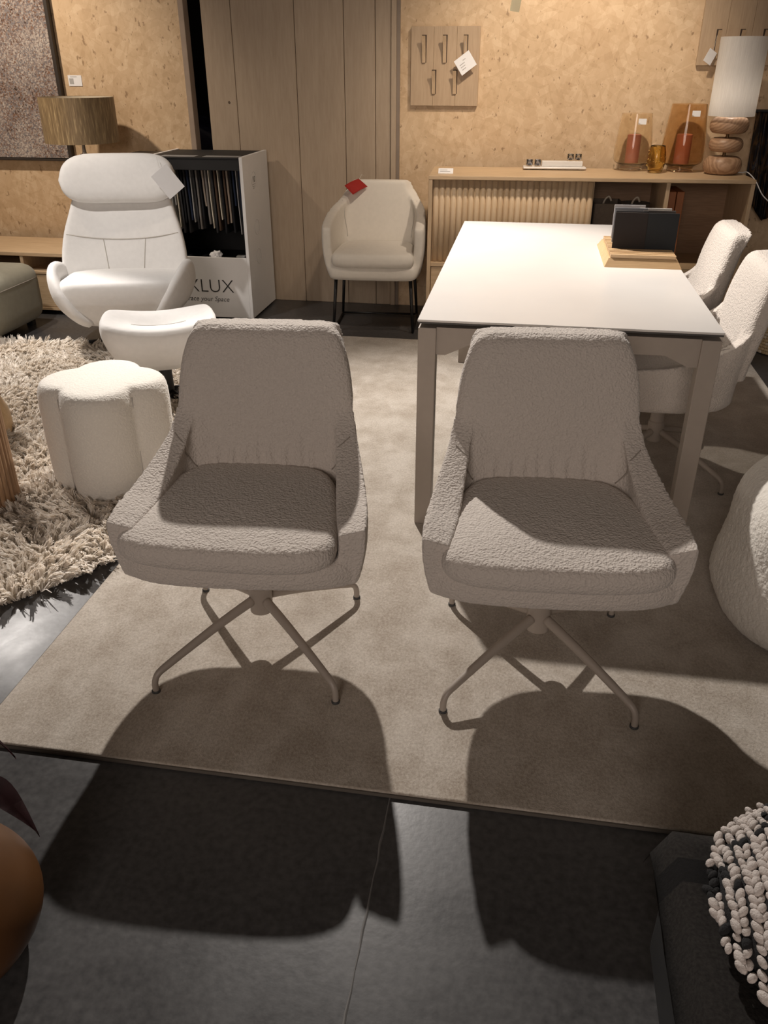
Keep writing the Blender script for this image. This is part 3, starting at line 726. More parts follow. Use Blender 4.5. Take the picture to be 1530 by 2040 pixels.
# ================================================================== ARMCHAIR WITH BLACK LEGS
def armchair():
    t = thing('armchair', 'cream upholstered armchair on thin black legs against the planked wall', 'armchair', (-.900, 5.15, 0), 4)
    half = [((0, .25, .33), (0, .285, .59), (0, .325, .825)),
            ((.12, .248, .33), (.13, .282, .59), (.12, .322, .825)),
            ((.18, .24, .33), (.21, .268, .59), (.180, .315, .820)),
            ((.22, .215, .33), (.255, .235, .585), (.216, .290, .775)),
            ((.25, .17, .33), (.282, .18, .56), (.256, .225, .718)),
            ((.27, .09, .33), (.298, .09, .50), (.284, .125, .695)),
            ((.275, -.02, .33), (.305, -.02, .48), (.300, .0, .670)),
            ((.272, -.14, .33), (.302, -.15, .46), (.304, -.15, .642)),
            ((.255, -.225, .33), (.292, -.24, .45), (.297, -.25, .618))]
    bm = bmesh.new(); shell(bm, half, [.07, .07, .065, .06, .06, .06, .058, .058, .055], 4, 9)
    base = mirror_outline([(0, -.262), (.14, -.262), (.22, -.255), (.265, -.225), (.272, -.06), (.265, .10), (.23, .19), (.13, .24), (0, .245)])
    pad(bm, base, [(.90, .318), (.97, .325), (1.0, .345), (1.0, .385), (.98, .40), (.9, .405)])
    sh = bake(bm, .010, 8); link('upholstered_shell', sh, m_offwhite2, t)
    cu = mirror_outline([(0, -.285), (.13, -.285), (.212, -.272), (.247, -.235), (.243, -.05), (.228, .10), (.19, .165), (.1, .185), (0, .187)])
    bm = bmesh.new(); pad(bm, cu, ring_profile(.395, .480, .040, .12, .022), 5)
    link('seat_cushion', bake(bm, .009, 5), m_offwhite2, t)
    bm = bmesh.new()
    for s in (-1, 1):
        tube(bm, snap(sh, [(s * a, b, c) for a, b, c in catmull([(.235, .20, .72), (.205, .175, .66), (.190, .17, .58), (.195, .175, .50)], 5)]), .0025, 5)
    part('seam', bm, m_seam_w, t, True)
    for s in (-1, 1):
        for y, yb in ((-.20, -.225), (.17, .20)):
            bm = bmesh.new(); tube(bm, [(s * .225, y, .325), (s * .245, yb, .010)], [.011, .008], 10); part('leg', bm, m_blackmetal, t, True)
        bm = bmesh.new(); tube(bm, [(s * .245, -.225, .008), (s * .245, .20, .008)], .008, 8); part('floor_runner', bm, m_blackmetal, t, True)
    bm = bmesh.new(); tube(bm, [(-.245, .198, .009), (.245, .198, .009)], .007, 8); part('cross_bar', bm, m_blackmetal, t, True)
    # red tag lying over the top corner of the backrest
    r = thing('red_tag', 'red square tag laid over the top of the cream armchair', 'price tag', (-1.07, 5.33, .745))
    crn = [Vector(p) - Vector((-1.07, 5.33, .745)) for p in ((-1.133, 5.340, .797), (-1.055, 5.405, .832), (-.993, 5.375, .790), (-1.074, 5.310, .749))]
    bm = bmesh.new(); n = 8; g_ = []
    for i in range(n + 1):
        g_.append([bm.verts.new((crn[0] * (1 - i / n) + crn[1] * (i / n)) * (1 - j / n) + (crn[3] * (1 - i / n) + crn[2] * (i / n)) * (j / n) + Vector((0, -.008, .004)) * math.sin(math.pi * i / n)) for j in range(n + 1)])
    for i in range(n):
        for j in range(n): bm.faces.new((g_[i][j], g_[i + 1][j], g_[i + 1][j + 1], g_[i][j + 1]))
    bmesh.ops.solidify(bm, geom=bm.faces[:], thickness=.002)
    part('card', bm, m_red, r, True)
    bm = bmesh.new(); tube(bm, [(.02, .06, .083), (.03, .10, .11), (.035, .16, .09)], .0009, 5); part('string', bm, m_string, r)
armchair()

# ================================================================== RECLINER + FOOTSTOOL
def recliner():
    t = thing('recliner', 'white upholstered recliner with wide headrest and curved arms', 'armchair', (-2.215, 4.40, 0), 15)
    # seat body: boat-shaped
    o = mirror_outline([(0, -.295), (.17, -.29), (.28, -.265), (.335, -.19), (.335, -.02), (.315, .14), (.25, .24), (0, .27)])
    bm = bmesh.new()
    pad(bm, o, [(.45, .165), (.62, .178), (.78, .205), (.90, .25), (.98, .30), (1.0, .345), (.99, .385), (.95, .410), (.88, .422), (.5, .428), (.05, .428)], 5, lambda x, y, s: .02 * s * max(0, -y / .28) ** 2)
    link('seat', bake(bm, .009, 8), m_offwhite, t)
    # back: a leaning, cupped panel
    rows = [(.355, .18, .335, .13), (.43, .20, .350, .14), (.53, .235, .345, .145), (.63, .27, .325, .14), (.72, .305, .295, .13), (.80, .34, .270, .12), (.86, .36, .255, .10)]
    rr = [tuple(q) for q in catmull(rows, 3)]
    rings = []
    for z, y, w, d in rr:
        ring = []
        for k in range(40):
            a = 2 * math.pi * k / 40; ca, sa = math.cos(a), math.sin(a)
            x = w * math.copysign(abs(ca) ** .55, ca); yy = y + d * .5 * math.copysign(abs(sa) ** .6, sa)
            yy -= .10 * (abs(x) / w) ** 3 * (w / .35)
            ring.append((x, yy, z))
        rings.append(ring)
    bm = bmesh.new(); rings_loft(bm, rings)
    back = bake(bm, .009, 6); bk = link('backrest', back, m_offwhite, t)
    bm = bmesh.new()
    def front(x, z): return (x, y_at(z) - .12, z)
    def y_at(z): return np.interp(z, [r[0] for r in rr], [r[1] for r in rr])
    tube(bm, snap(back, [front(x, .615 - .02 * (1 - (x / .3) ** 2)) for x in np.linspace(-.31, .31, 24)]), .0032, 6)
    for s in (-1, 1): tube(bm, snap(back, [front(s * x, z) for x, z in zip(np.linspace(.115, .098, 14), np.linspace(.597, .435, 14))]), .0028, 6)
    part('seam', bm, m_seam_w, bk, True)
    # headrest: wide wrapped bolster
    rings = []
    for u in np.linspace(-1, 1, 41):
        e = (1 - abs(u) ** 5.5) ** .5 if abs(u) < 1 else 0
        e = max(e, .03); x = u * .318; cy = .285 - .055 * (abs(u)) ** 2.5; cz = .893
        ring = []
        for k in range(28):
            a = 2 * math.pi * k / 28; ca, sa = math.cos(a), math.sin(a)
            yy = .072 * math.copysign(abs(ca) ** .8, ca) * (.45 + .55 * e); zz = .128 * math.copysign(abs(sa) ** .75, sa) * e
            ring.append((x, cy + yy + zz * .30, cz + zz))
        rings.append(ring)
    bm = bmesh.new(); rings_loft(bm, rings)
    link('headrest', bake(bm, .009, 5), m_offwhite, t)
    # arms: curved wings hugging the seat
    for s in (-1, 1):
        rings = []
        path = catmull([(.17, -.19, .212), (.225, -.215, .25), (.275, -.22, .308), (.320, -.19, .375), (.352, -.12, .430), (.360, .0, .445), (.345, .12, .43), (.32, .22, .40)], 5)
        n = len(path)
        for i, p in enumerate(path):
            f = i / (n - 1); wd = (.028 + .078 * math.sin(math.pi * min(1, f * .85 + .12))); tk = .036
            tdir = Vector(path[min(i + 1, n - 1)] - path[max(i - 1, 0)]).normalized()
            out = Vector((p[0], p[1] * .4, 0)).normalized(); out = (out - tdir * out.dot(tdir)).normalized(); sd = tdir.cross(out)
            q = Vector(p) - sd * 0 + Vector((0, .03, -.05)) * f
            ring = []
            for k in range(20):
                a = 2 * math.pi * k / 20
                v = q + out * (tk * math.cos(a)) + sd * (wd * math.copysign(abs(math.sin(a)) ** .8, math.sin(a)))
                ring.append((s * v.x, v.y, v.z))
            rings.append(ring)
        bm = bmesh.new(); rings_loft(bm, rings); bmesh.ops.recalc_face_normals(bm, faces=bm.faces[:])
        link('arm', bake(bm, .008, 6), m_offwhite, t)
    bm = bmesh.new(); lathe(bm, [(.05, .03), (.045, .05), (.035, .17), (.10, .18), (.10, .19)], 24); part('column', bm, m_blackmetal, t, True, angle=40)
    for k in range(5):
        bm = bmesh.new(); a = R(72 * k + 20)
        tube(bm, [(.03 * math.cos(a), .03 * math.sin(a), .045), (.30 * math.cos(a), .30 * math.sin(a), .014)], [.022, .012], 10); part('base_leg', bm, m_blackmetal, t, True)
recliner()
t = thing('hang_tag', 'large white paper tag hanging from the right side of the recliner headrest', 'price tag', (-1.955, 4.66, .985), 15)
bm = bmesh.new(); box(bm, -.055, .055, -.0007, .0007, -.075, .075); part('card', bm, m_paper, t, loc=(-.035, -.02, -.10), rot=(0, R(-36), R(12)))
bm = bmesh.new(); tube(bm, [(-.09, .03, .02), (-.075, -.01, -.03)], .001, 5); part('string', bm, m_string, t)

def footstool():
    t = thing('footstool', 'white upholstered footstool with dished top in front of the recliner', 'footstool', (-1.660, 3.58, .0), 24)
    o = mirror_outline([(0, -.20), (.15, -.195), (.235, -.165), (.262, -.10), (.258, .06), (.235, .155), (.15, .19), (0, .195)])
    def zf(x, y, s): return .045 * (x / .26) ** 2 * min(1, max(0, s)) - .050 * math.exp(-((x / .13) ** 2 + ((y - .01) / .07) ** 2)) * (1 if s < .95 else 0)
    bm = bmesh.new()
    pad(bm, o, [(.45, .20), (.62, .208), (.80, .235), (.93, .285), (.99, .33), (1.0, .355), (.985, .385), (.93, .405), (.84, .412)] + [(s, .414) for s in (.74, .64, .54, .44, .34, .24, .14, .04)], 6, zf)
    bd = link('cushion', bake(bm, .007, 4), m_offwhite, t)
    bm = bmesh.new(); tube(bm, snap(bd.data, [(x, -.055 - .02 * (1 - (x / .12) ** 2), .42) for x in np.linspace(-.12, .12, 18)]), .003, 6); part('crease_seam', bm, m_seam_w, bd, True)
    bm = bmesh.new(); lathe(bm, [(.045, .03), (.035, .05), (.03, .20), (.08, .205), (.08, .22)], 20); part('column', bm, m_blackmetal, t, True, angle=40)
    for k in range(4):
        bm = bmesh.new(); a = R(90 * k + 40)
        tube(bm, [(.03 * math.cos(a), .03 * math.sin(a), .05), (.25 * math.cos(a), .25 * math.sin(a), .028)], [.024, .014], 10); part('base_leg', bm, m_blackmetal, t, True)
        bm = bmesh.new(); lathe(bm, [(.016, 0), (.016, .02)], 12); part('foot', bm, m_black, t, True, loc=(.245 * math.cos(a), .245 * math.sin(a), .012), angle=40)
footstool()

# ================================================================== SWATCH DISPLAY STAND
def text(parent, body, size, mat, loc, rot, shear=0, ext=.0006, align='LEFT', sx=1.0, off=0.0):
    cu = bpy.data.curves.new('t', 'FONT'); cu.body = body; cu.size = size; cu.extrude = ext; cu.shear = shear; cu.align_x = align; cu.offset = off; cu.resolution_u = 3
    o = bpy.data.objects.new('t', cu); C.objects.link(o)
    dg = bpy.context.evaluated_depsgraph_get(); dg.update()
    me = bpy.data.meshes.new_from_object(o.evaluated_get(dg)); bpy.data.objects.remove(o, do_unlink=True)
    for v in me.vertices: v.co.x *= sx
    me.materials.clear(); return link('lettering', me, mat, parent, loc, rot)
def display():
    X0, X1, Y0, Y1, H = -2.30, -1.69, 5.06, 5.57, .975
    cx = (X0 + X1) / 2
    t = thing('swatch_display', 'white display stand with dark lettering and hanging fabric swatches', 'display stand', (cx, Y0, 0))
    a = (X1 - X0) / 2; d = Y1 - Y0
    part('side_panel', B(a - .02, a, 0, d, .015, H, .002), m_white, t); part('side_panel', B(-a, -a + .02, 0, d, .015, H, .002), m_white, t)
    fp = part('front_panel', B(-a + .02, a - .02, .0, .018, .015, .392, .002), m_white, t)
    part('back_panel', B(-a + .02, a - .02, d - .015, d, .015, H - .01), m_black, t)
    part('inner_floor', B(-a + .02, a - .02, .018, d - .015, .33, .345), m_black, t)
    part('base', B(-a + .03, a - .03, .03, d - .02, 0, .015), m_black, t)
    for s in (-1, 1): part('inner_lining', B(s * (a - .022) - .002, s * (a - .022) + .002, .004, d - .015, .345, H - .012), m_black, t)
    tp = part('header', B(-a + .02, a - .02, .004, d - .015, H - .075, H - .012, .002), m_black, t)
    part('top_lid', B(-a + .021, a - .021, .0, d - .016, H - .012, H - .004, .001), m_black, tp)
    for q in range(2):
        x = -a + .08 + q * .27
        for k in range(3): part('printed_line', B(x, x + .22, .04 + k * .03, .055 + k * .03, H - .004, H - .0034), m_faint, tp)
    text(fp, 'EXLUX', .118, m_print, (.268 - .455, -.0006, .175), (R(90), 0, 0), off=-.0018, sx=1.03)
    text(fp, 'Embrace your Space', .043, m_print, (.195 - .40, -.0006, .118), (R(90), 0, 0), shear=.25, off=-.0006)
    # faint round badges on the right side panel
    for k, z in enumerate((.83, .55, .37)):
        bm = bmesh.new(); R1 = .046
        n = 36; p = [(a + .0005, .20 + R1 * math.cos(2 * math.pi * i / n), z + R1 * math.sin(2 * math.pi * i / n)) for i in range(n + 1)]
        tube(bm, p, .0009, 4, False); part('badge_ring', bm, m_faint, t)
    text(t, '10', .052, m_print, (a + .0002, .175, .815), (R(90), 0, R(90)), off=-.0004)
    bm = bmesh.new()
    for k in range(3): box(bm, a, a + .0006, .175, .225 - .012 * k, .802 - k * .012, .806 - k * .012)
    part('badge_text', bm, m_faint, t)
    # crumpled tissue on the ledge
    return t, cx, Y0, a, H
_, dcx, dY0, da, dH = display()
cols = [('cream', (.62, .56, .46)), ('charcoal', (.035, .034, .036)), ('light grey', (.38, .37, .36)), ('dark brown', (.07, .045, .032)), ('black', (.015, .015, .017)), ('taupe', (.24, .195, .16)), ('navy', (.018, .024, .045)), ('warm grey', (.17, .155, .145))]
sw_m = {n: plain('swatch_' + n.replace(' ', '_'), c, .95, 0, .08, 60, (500, .4, .002), .1) for n, c in cols}
seq = ['black', 'cream', 'charcoal', 'dark brown', 'light grey', 'light grey', 'cream', 'charcoal', 'black', 'charcoal', 'navy', 'light grey', 'charcoal', 'warm grey', 'black', 'taupe', 'warm grey', 'cream', 'charcoal', 'dark brown', 'cream', 'black', 'dark brown', 'taupe', 'black', 'navy', 'light grey', 'navy']
ORD = ['first', 'second', 'third', 'fourth', 'fifth', 'sixth', 'seventh', 'eighth', 'ninth', 'tenth', 'eleventh', 'twelfth', 'thirteenth', 'fourteenth', 'fifteenth', 'sixteenth', 'seventeenth', 'eighteenth', 'nineteenth', 'twentieth', 'twenty-first', 'twenty-second', 'twenty-third', 'twenty-fourth', 'twenty-fifth', 'twenty-sixth', 'twenty-seventh', 'twenty-eighth']
for k, nme in enumerate(seq):
    x = dcx - da + .042 + k * (2 * da - .086) / (len(seq) - 1)
    h = random.uniform(.30, .38) if k % 5 else random.uniform(.20, .30)
    bm = bmesh.new(); n = 7; w = .0022 if nme in ('cream', 'light grey') else .0048; dp = random.uniform(.24, .30); L = []
    ph = random.random() * 6; sl = .006 + random.uniform(0, .004)
    for j in range(n + 1):
        z = -h * j / n; ox = sl * j / n + .0015 * math.sin(ph + j * .9) * j / n
        L.append([(ox - w, 0, z), (ox + w, 0, z), (ox + w * 1.3, dp, z), (ox - w * 1.3, dp, z)])
    rings_loft(bm, L); bmesh.ops.recalc_face_normals(bm, faces=bm.faces[:])
    o = part('fabric_swatch', bm, sw_m[nme], None, loc=(x, dY0 + .05, dH - .076))
    tag(o, '%s fabric swatch in the white display stand, %s from its right side' % (nme, ORD[len(seq) - 1 - k]), 'fabric swatch', 'fabric swatches in the display stand')
# loose scraps inside the display
bm = bmesh.new(); bmesh.ops.create_icosphere(bm, subdivisions=3, radius=.04)
for v in bm.verts: v.co *= 1 + .45 * mnoise.noise(v.co * 45); v.co.z *= .8
zm = min(v.co.z for v in bm.verts)
for v in bm.verts: v.co.z -= zm
tag(part('tissue_paper', bm, m_paper, None, False, loc=(dcx + .06, dY0 + .085, .346)), 'crumpled white tissue lying in the display stand below the swatches', 'tissue')
bm = bmesh.new(); box(bm, -.03, .03, -.02, .02, 0, .052, .006); tag(part('sample_case', bm, plain('case_grey', (.25, .25, .24), .5), None, loc=(dcx + .235, dY0 + .06, .3455)), 'small grey case in the right corner of the display stand', 'case')
# black companion stand behind the recliner
t = thing('brochure_stand', 'black stand behind the recliner headrest, left of the swatch display', 'display stand', (-2.42, 5.22, 0))
part('body', B(-.105, .105, 0, .28, 0, .935, .003), m_black, t)
part('lid', B(-.10, .10, .02, .26, .935, .965, .004), m_blackmetal, t)
part('shelf_label', B(.04, .085, -.0012, 0, .865, .895), m_paper, t)
for k in range(2): part('wood_clip', B(.07 + .016 * k, .08 + .016 * k, -.012, 0, .70, .80, .002), m_beech, t)

# ================================================================== LEFT SIDE
# picture
t = thing('wall_picture', 'large speckled canvas in a thin dark frame on the left wall', 'picture', (-3.75, WY - .05, .89))
part('canvas', B(-.70, .70, -.035, -.004, .018, 1.40), m_art, t)
mfr = plain('dark_frame', (.035, .026, .02), .5)
for nm, a in (('frame_side', (.705, .728, -.045, -.002, 0, 1.42)), ('frame_side', (-.728, -.705, -.045, -.002, 0, 1.42)), ('frame_bottom', (-.705, .705, -.045, -.002, 0, .013)), ('frame_top', (-.705, .705, -.045, -.002, 1.405, 1.42))):
    part(nm, B(*a, bev=.002), mfr, t)
t = thing('wall_label', 'small white label card beside the speckled canvas', 'label', (-2.935, WY - .051, 1.335))
part('card', B(-.046, .046, -.002, 0, 0, .062), m_paper, t)
part('printed_square', B(-.038, -.010, -.0028, -.002, .012, .044), m_faint, t); part('printed_line', B(-.03, .015, -.0028, -.002, .052, .055), m_faint, t)
# low tv bench
t = thing('tv_bench', 'low oak tv bench with open shelf along the left wall', 'bench', (-3.425, 4.98, 0))
part('top', B(-.85, .85, 0, .50, .375, .400, .003), m_oak, t)
for s in (-1, 1): part('side_panel', B(s * .85 - (.022 if s > 0 else 0), s * .85 + (.022 if s < 0 else 0), 0, .5, .03, .375), m_oak_z, t)
part('divider', B(.22, .242, .004, .48, .03, .375), m_oak_z, t)
part('back_panel', B(-.828, .828, .47, .48, .05, .375), m_oakdark, t); part('shelf', B(-.828, .828, .003, .47, .265, .283, .002), m_oak, t)
part('bottom_panel', B(-.828, .828, .003, .47, .03, .05, .002), m_oak, t)
for k in range(3):
    d = part('drawer_front', B(-.826 + k * .552, -.826 + k * .552 + .546, .008, .026, .053, .262, .002), m_oak, t)
    part('pull', B(-.826 + k * .552 + .27, -.826 + k * .552 + .34, .002, .009, .235, .247, .002), m_blackmetal, d)
for x in (-.75, .75): part('foot', B(x - .03, x + .03, .05, .45, 0, .03), m_black, t)
# drum lamp
t = thing('drum_lamp', 'table lamp with wide brown drum shade on the tv bench', 'lamp', (-2.765, 5.22, .4005))
bm = bmesh.new(); lathe(bm, catmull_prof([(.09, 0), (.10, .012), (.095, .05), (.07, .30), (.055, .50), (.03, .56), (.012, .575), (.010, .66)]), 28); part('base', bm, plain('smoke_ceramic', (.10, .08, .065), .35), t, True)
m, nt, bs = newmat('bronze_silk'); v = coords(nt, (45, 45, 5)); nz = node(nt, 'ShaderNodeTexNoise', {'Vector': v, 'Scale': 2.2, 'Detail': 4})
c = ramp(nt, nz.outputs['Fac'], [(.35, (.20, .135, .07)), (.58, (.30, .21, .11)), (.74, (.55, .41, .22))]); nt.links.new(c, bs.inputs['Base Color']); bs.inputs['Roughness'].default_value = .5
bm = bmesh.new(); lathe(bm, [(.222, .632), (.222, .884), (.219, .884), (.219, .632), (.222, .632)], 56, close_top=False, close_bot=False); sh = part('shade', bm, m, t, True, angle=40)
bm = bmesh.new(); lathe(bm, [(.2185, .634), (.2185, .882), (.2175, .882), (.2175, .634), (.2185, .634)], 56, close_top=False, close_bot=False); part('shade_lining', bm, plain('pale_lining', (.62, .55, .43), .8), sh, True, angle=40)
bm = bmesh.new()
for a in (.3, 2.394, 4.489): tube(bm, [(0, 0, .66), (.218 * math.cos(a), .218 * math.sin(a), .66)], .002, 5)
part('shade_spider', bm, m_blackmetal, sh)
bm = bmesh.new(); lathe(bm, catmull_prof([(.012, .66), (.014, .69), (.03, .73), (.024, .765), (.003, .775)]), 14); part('bulb', bm, m_white, t, True)
# sage pouf
t = thing('sage_ottoman', 'large rounded sage-grey ottoman at the left edge', 'ottoman', (-3.39, 4.50, 0))
bm = bmesh.new(); box(bm, -.42, .42, -.33, .33, .03, .385, .09, 5); bd = link('body', bake(bm, .014, 6), m_pouf, t)
bm = bmesh.new(); tube(bm, snap(bd.data, [(.43, y, .30 - .0 * y) for y in np.linspace(-.26, .26, 14)]), .003, 5); part('seam', bm, m_seam, bd, True)
for sx in (-1, 1):
    for sy in (-1, 1): part('foot', B(sx * .33 - .02, sx * .33 + .02, sy * .24 - .02, sy * .24 + .02, 0, .035), m_black, t)

# clover stool
def clover():
    t = thing('clover_stool', 'cream boucle clover-shaped stool standing on the shag rug', 'stool', (-1.515, 2.715, .004))
    L, ro, of = .42, .131, .108; rot0 = R(-76)
    lob = [(of * math.cos(rot0 + k * math.pi / 2), of * math.sin(rot0 + k * math.pi / 2)) for k in range(4)]
    n = 128; out = []
    for i in range(n):
        a = 2 * math.pi * i / n; d = Vector((math.cos(a), math.sin(a))); best = 0
        for c in lob:
            c = Vector(c); bq = c.dot(d); q = bq * bq - c.length_squared + ro * ro
            if q > 0: best = max(best, bq + math.sqrt(q))
        out.append((best * d.x, best * d.y))
    pr = [(.90, .012), (.96, .02), (.985, .06), (1.0, .20), (1.0, .345), (.99, .385), (.965, .41), (.92, .425), (.84, .433), (.6, .437), (.3, .438), (.05, .438)]
    bm = bmesh.new(); rings_loft(bm, [[(x * s, y * s, z) for x, y in out] for s, z in pr])
    bd = link('body', bake(bm, .0075, 4, 0, (.008, .002)), m_boucle_w, t)
    for k in range(4):
        a = rot0 + math.pi / 4 + k * math.pi / 2; bm = bmesh.new()
        r0 = max(of * math.cos(math.pi / 4) + math.sqrt(max(0, ro * ro - of * of * .5)), .1)
        tube(bm, [(r0 * math.cos(a), r0 * math.sin(a), z) for z in np.linspace(.03, .395, 10)], .004, 6); part('seam', bm, m_seam_w, bd, True)
clover()
# fluted side tables at the very left edge
def fluted(loc, r, h, n, mat, label, name, depth=.005):
    t = thing(name, label, 'side table', loc); bm = bmesh.new(); k = n * 6; prof = []
    for i in range(k): prof.append(r - depth * (1 - abs(math.sin(math.pi * n * i / k))))
    rings_loft(bm, [[(p * math.cos(2 * math.pi * i / k), p * math.sin(2 * math.pi * i / k), z) for i, p in enumerate(prof)] for z in (0, h - .02)])
    part('fluted_column', bm, mat, t)
    bm = bmesh.new(); lathe(bm, [(r * 1.0, h - .02), (r * 1.03, h - .016), (r * 1.03, h - .004), (r * 1.0, h)], 48); part('top', bm, mat, t, True, angle=40)
m_flute = wood('walnut_flute', (.44, .27, .15), (.33, .19, .10), 'z', 8, .5)
fluted((-1.96, 2.42, .004), .175, .42, 44, m_flute, 'fluted brown wooden side table cut by the left edge', 'fluted_table')
t = thing('wood_stool', 'pale turned wooden stool foot on the shag rug at the left edge', 'stool', (-2.345, 3.02, .004))
bm = bmesh.new(); lathe(bm, catmull_prof([(.15, 0), (.165, .01), (.172, .04), (.170, .10), (.150, .16), (.140, .20), (.150, .26), (.165, .32)]), 40); part('body', bm, m_beech, t, True)
bm = bmesh.new(); lathe(bm, [(.165, .32), (.17, .325), (.17, .345), (.165, .35)], 40); part('seat_disc', bm, m_beech, t, True, angle=40)

# ================================================================== RIGHT SIDE
def boucle_seat():
    t = thing('boucle_seat', 'white boucle seat with rounded sides cut off by the right edge', 'seat', (.995, 2.225, .0141))
    n = 96; rings = []
    def ring(r, z, dz=0): 
        o = []
        for i in range(n):
            a = 2 * math.pi * i / n; ca, sa = math.cos(a), math.sin(a); k = (abs(ca) ** 2.6 + abs(sa) ** 2.6) ** (-1 / 2.6)
            o.append((r * k * ca, r * k * sa, z))
        return o
    for r, z in catmull([(.30, .004), (.335, .02), (.350, .06), (.346, .11), (.335, .17), (.326, .23), (.322, .30), (.305, .36), (.27, .405), (.22, .425), (.15, .425), (.08, .415), (.01, .412)], 4): rings.append(ring(r, z))
    bm = bmesh.new(); rings_loft(bm, rings); bd = link('body', bake(bm, .006, 5, 0, (.013, .006)), m_boucle_w, t)
    bm = bmesh.new(); pts = snap(bd.data, ring(.34, .165)[::3] + ring(.34, .165)[:1], -.001); tube(bm, pts, .004, 6, False); part('seam', bm, m_seam_w, bd, True)
boucle_seat()
# woven basket
def basket():
    t = thing('woven_basket', 'round woven basket with dark and natural checks on the floor at right', 'basket', (1.545, 4.98, 0)); r, h = .20, .36
    bm = bmesh.new(); lathe(bm, [(r * .93, .002), (r * .97, .01), (r * 1.0, h * .5), (r * .97, h), (r * .92, h), (r * .95, h * .5), (r * .9, .02)], 48)
    bd = part('liner', bm, plain('straw', (.34, .24, .13), .8), t, True)
    ms = [plain('weave_%d' % k, c, .75, 0, .15, 40) for k, c in enumerate(((.55, .42, .25), (.45, .33, .18), (.035, .045, .07), (.62, .54, .42)))]
    mes = []
    for m in ms:
        bm = bmesh.new(); box(bm, -.005, .006, -.0135, .0135, -.0085, .0085, .004, 1); me = mesh('weave_strand', bm, True); me.materials.append(m); mes.append(me)
    n = 46; cnt = 0
    rows = 20
    for j in range(rows):
        for i in range(n):
            a = 2 * math.pi * (i + .5 * (j % 2)) / n
            if not (math.pi * .78 < (a % 6.283) < math.pi * 1.62): continue
            if cnt >= 295: break
            dark = (j // 3 + i // 3) % 3 == 0 and 3 < j < 14
            link('weave_strand', mes[2 if dark else random.choice((0, 0, 1, 3))], None, t, (r * .985 * math.cos(a), r * .985 * math.sin(a), .012 + j * .0172), (0, 0, a)); cnt += 1
basket()

